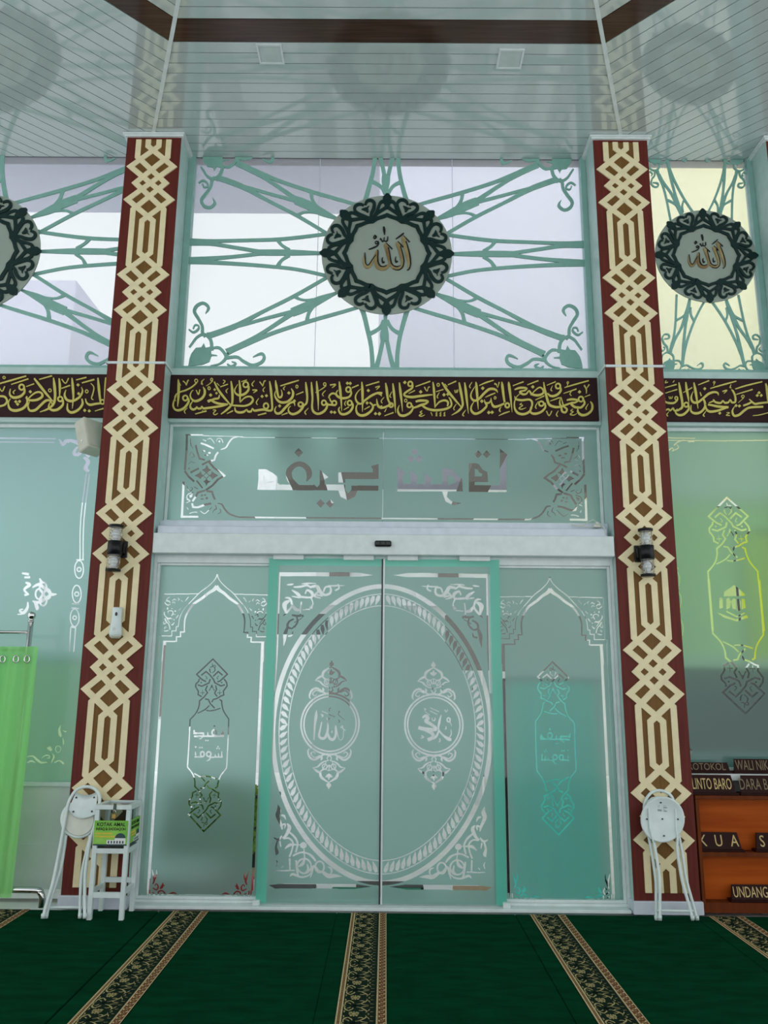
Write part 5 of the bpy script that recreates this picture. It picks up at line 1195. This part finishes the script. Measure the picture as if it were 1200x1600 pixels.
def nameplate(txt, px0, px1, py0, py1, Y, lx0, lx1, label, m='plate_gold', space=1.0, zbase=None, hk=0.72):
    """a tilted lettered board on a long foot; the letters span lx0..lx1"""
    xa, z1 = onto(px0, py0, Y); xb, z0 = onto(px1, py1, Y)
    if zbase is not None: z0 = zbase
    h = z1-z0; w = xb-xa; xm = (xa+xb)/2
    n = empty('nameplate', (xm, Y, z0), label, 'nameplate', 'lettered wooden nameplates')
    tilt = math.radians(14)
    a = MB(); a.box(-w/2-0.012, w/2+0.012, -0.02, 0.055, 0, 0.014, 0.002); a.xf(Matrix.Translation((xm, Y, z0+0.0005))); a.build('foot', M['plate'], n)
    mt = Matrix.Translation((xm, Y, z0+0.0145)) @ Matrix.Rotation(-tilt, 4, 'X')
    a = MB(); hh = (h-0.0145)/math.cos(tilt); i = hh*0.16
    P = [(-w/2, 0, 0), (w/2, 0, 0), (w/2-i, 0, hh), (-w/2+i, 0, hh)]
    a.face(P); a.face([(x, 0.012, z) for x, y, z in P][::-1])
    for q in range(4):
        u, v = P[q-1], P[q]; a.face([v, u, (u[0], 0.012, u[2]), (v[0], 0.012, v[2])])
    a.xf(mt); a.build('board', M['plate'], n)
    me = text_mesh(txt, 1.0, 1.0, 0.0, space); xs = [v.co.x for v in me.vertices]; ys = [v.co.y for v in me.vertices]; tw, th = max(xs)-min(xs), max(ys)-min(ys); mx0, my0 = (max(xs)+min(xs))/2, (max(ys)+min(ys))/2
    bpy.data.meshes.remove(me)
    size = hh*hk/th; la, lb = onto(lx0, (py0+py1)/2, Y)[0], onto(lx1, (py0+py1)/2, Y)[0]; sx = (lb-la)/(tw*size)
    if space > 1.2:
        for ch, c in enumerate(txt):
            text_obj('letter', c, size, mt @ Matrix.Translation((la-xm+size*0.26+(lb-la-size*0.52)*ch/(len(txt)-1), -0.0012, hh*0.5-my0*size)) @ UPRIGHT, M[m], n, 0.78, 0.0012)
    else: text_obj('lettering', txt, size, mt @ Matrix.Translation(((la+lb)/2-xm-mx0*size*sx, -0.0012, hh*0.5-my0*size)) @ UPRIGHT, M[m], n, sx, 0.0012, space)
ZS = 0.906
nameplate('PROTOKOL', 1062, 1141, 1191, 1209, 0.14, 1070, 1134, 'dim nameplate reading PROTOKOL on the window sill behind the cabinet', 'plate_dim', zbase=ZS, hk=0.8)
nameplate('WALI NIKAH', 1146, 1238, 1186, 1209, 0.14, 1150, 1217, 'dim nameplate reading WALI NIKAH on the window sill behind the cabinet', 'plate_dim', zbase=ZS, hk=0.8)
nameplate('LINTO BARO', 1072, 1151, 1211, 1243, 0.03, 1083, 1144, 'nameplate reading LINTO BARO at the front of the cabinet top', zbase=zc_top+0.001, hk=0.62)
nameplate('DARA BARO', 1156, 1243, 1212, 1243, 0.03, 1157, 1227, 'nameplate reading DARA BARO at the front of the cabinet top', 'plate_dim', zbase=zc_top+0.001, hk=0.62)
nameplate('KUA', 1094, 1160, 1301, 1332, 0.028, 1093, 1155, 'nameplate reading KUA on the middle shelf of the cabinet', space=1.75, zbase=zsh+0.001, hk=0.68)
nameplate('SAKSI', 1180, 1306, 1302, 1332, 0.028, 1186, 1300, 'nameplate starting with S on the middle shelf of the cabinet', space=1.6, zbase=zsh+0.001, hk=0.68)
nameplate('UNDANGAN', 1142, 1240, 1383, 1411, 0.028, 1147, 1219, 'nameplate reading UNDANGAN on the cabinet floor', zbase=zpl+0.001, hk=0.72)

# ================================================================== OUTSIDE, SEEN THROUGH THE GLASS
def thing_box(name, d, m, label, cat, bev=0.01, group=None):
    b = MB(); b.box(*d, bev); return b.build(name, m, label=label, cat=cat, group=group, loc=((d[0]+d[1])/2, (d[2]+d[3])/2, d[4]))
def outside(name, *d, m):
    b = MB()
    for q in d: b.box(*q)
    return b.build(name, m, kind='structure')
outside('eave_wall', (-7, -0.10, 0.5, 1.55, 6.28, 6.55), m=M['lav_wall'])
outside('tower_wall', (-0.12, 2.75, 2.7, 5.0, 4.2, 14), m=M['lav_wall'])
outside('yellow_wall', (2.752, 8.0, 2.72, 6.0, 4.3, 12), m=M['lemon'])
outside('side_wall', (-9, -3.9, 3.2, 6.0, 4.2, 6.4), m=M['lav_wall'])
bw2 = outside('boundary_wall', (-12, 12, 9.0, 9.3, -0.03, 7.0), m=M['far_grey'])
random.seed(21)
for k in range(13):
    x = -6.6+k*1.02
    box('pilaster', (x, x+random.uniform(0.16, 0.4), 8.9, 8.999, -0.03, random.choice((3.2, 4.4, 6.2))), M['ext_white'], bw2)
    if k % 3 != 1: box('dark_opening', (x+0.46, x+0.46+random.uniform(0.15, 0.45), 8.96, 8.999, random.uniform(0.5, 1.3), random.uniform(1.8, 2.3)), M['pattern_dark'], bw2)
    if k % 2: box('ledge', (x-0.3, x+0.9, 8.86, 8.959, 2.95, 3.08), M['ext_white'], bw2); box('dark_slot', (x+0.42, x+0.80, 8.96, 8.999, 3.5, 4.9), M['pattern_dark'], bw2)
outside('far_wall', (-3.0, -0.95, 7.0, 7.2, 2.30, 2.62), (-2.85, -2.25, 6.0, 6.2, 0.9, 1.9), m=M['far_dark'])
outside('far_wall', (0.95, 3.2, 7.0, 7.2, 1.75, 2.62), m=M['pattern_dark'])
for x0, x1 in ((-2.15, -1.80), (-1.02, -0.70), (-0.46, -0.08), (0.80, 1.08), (1.50, 1.72), (1.95, 2.2)): outside('porch_beam', (x0, x1, 1.0, 5.2, 3.55, 3.72), m=M['ext_brown'])
outside('porch_beam', (-2.2, 2.2, 5.2, 5.5, 3.52, 3.80), m=M['ext_brown'])
t = empty('fence', (1.3, 5.0, 0.0), 'white slatted fence glimpsed through the right sliding door', 'fence')
for k in range(16): box('slat', (0.25+k*0.13, 0.35+k*0.13, 5.0, 5.03, 0.0, 1.70), M['ext_white'], t)
for z in (0.35, 1.45): box('rail', (0.2, 2.4, 5.031, 5.07, z, z+0.06), M['dark'], t)
thing_box('planter_box', (-1.32, -0.94, 1.40, 1.7, -0.03, 0.56), M['dark'], 'black planter box seen through the clear edge of the left sliding door', 'planter')
for (x0, x1, y0, y1, m, lab) in ((-0.98, -0.53, 0.52, 0.80, 'dark', 'dark grey doormat outside the left sliding door'), (-0.52, -0.41, 0.52, 0.80, 'ext_white', 'white doormat outside the left sliding door'), (-0.40, 0.28, 0.50, 0.72, 'mat_green', 'teal green doormat outside the middle of the doors'), (-0.22, 0.30, 0.73, 0.92, 'dark', 'black doormat behind the teal green doormat'), (0.30, 0.52, 0.52, 0.80, 'ext_white', 'white doormat outside the right sliding door'), (0.53, 0.90, 0.52, 0.80, 'tan', 'tan doormat outside the right sliding door')):
    thing_box('doormat', (x0, x1, y0, y1, -0.03, -0.012), M[m], lab, 'doormat', 0.004, 'doormats outside')
thing_box('curb_block', (-1.75, -0.99, 0.50, 0.62, -0.03, 0.09), M['red'], 'low red curb block behind the left fixed glass panel', 'curb')
thing_box('tan_mat', (-1.75, -0.92, 1.02, 1.36, -0.03, -0.012), M['tan'], 'tan mat blurred behind the left fixed glass panel', 'mat', 0.004)
# shrub behind the left panel
t = empty('shrub', (-1.30, 0.85, -0.03), 'dark green shrub blurred behind the left fixed glass panel', 'shrub')
random.seed(3); a = MB()
for k in range(900):
    th = random.uniform(0, 2*PI); r = 0.36*math.sqrt(random.random()); z = random.uniform(0.22, 0.74)
    c = Vector((-1.32+r*math.cos(th)*1.1, 0.74+r*math.sin(th)*0.45, z)); d = Vector((random.uniform(-1, 1), random.uniform(-1, 1), random.uniform(-0.3, 1))).normalized(); w = d.orthogonal().normalized()*0.022; l = random.uniform(0.06, 0.11)
    a.face([c, c+d*l*0.5+w, c+d*l, c+d*l*0.5-w])
a.build('foliage', M['dkgreen'], t)
a = MB()
for k in range(5): a.tube([(-1.32+0.03*k-0.06, 0.80, -0.03), (-1.32+0.09*k-0.18, 0.80, 0.45)], 0.008, 6)
a.build('stem', M['tan'], t)
def sheet(name, x0, x1, y, z0, z1, m, label, cat):
    """a hanging cloth with gentle waves"""
    a = MB(); nx, nz = 40, 6
    for j in range(nz+1):
        for i in range(nx+1):
            u = i/nx; a.v.append((x0+(x1-x0)*u, y+0.02*math.sin(u*25), z0+(z1-z0)*j/nz))
    for j in range(nz):
        for i in range(nx): q = j*(nx+1)+i; a.f.append((q, q+1, q+nx+2, q+nx+1)); a.m.append(0); a.sm.append(True)
    t = empty(name, ((x0+x1)/2, y, z0), label, cat)
    a.build('cloth', M[m], t)
    b = MB(); b.tube([(x0-0.04, y, z1), (x1+0.04, y, z1)], 0.012, 8); b.build('rod', M['dark'], t)
    for x in (x0-0.03, x1+0.03):
        b = MB(); b.tube([(x, y, -0.03), (x, y, z1)], 0.010, 8); b.build('post', M['dark'], t)
sheet('banner', 0.93, 1.58, 0.36, 0.0, 1.55, 'aqua', 'aqua banner blurred behind the right fixed glass panel', 'banner')
sheet('banner', 2.15, 3.75, 0.95, 1.72, 3.05, 'lime', 'lime banner blurred behind the narrow frosted bay', 'banner')  # added sheet, spreads the yellow glow as lime across the frosted film
sheet('banner', 2.86, 4.2, 0.56, 1.72, 2.75, 'yellow_sheet', 'bright yellow banner glowing behind the narrow frosted bay', 'banner')
sheet('banner', -4.9, -2.3, 0.62, 0.0, 1.68, 'hedge', 'pale green banner blurred behind the frosted bay by the curtain', 'banner')
t = empty('cupboard', (3.4, 0.53, -0.03), 'dark grey cupboard blurred behind the narrow frosted bay', 'cupboard')
box('body', (2.2, 4.4, 0.425, 0.52, 1.04, 1.66), M['grey_sheet'], t, 0.01)
box('base_panel', (2.2, 4.4, 0.425, 0.52, -0.03, 1.039), M['ext_white'], t, 0.01)
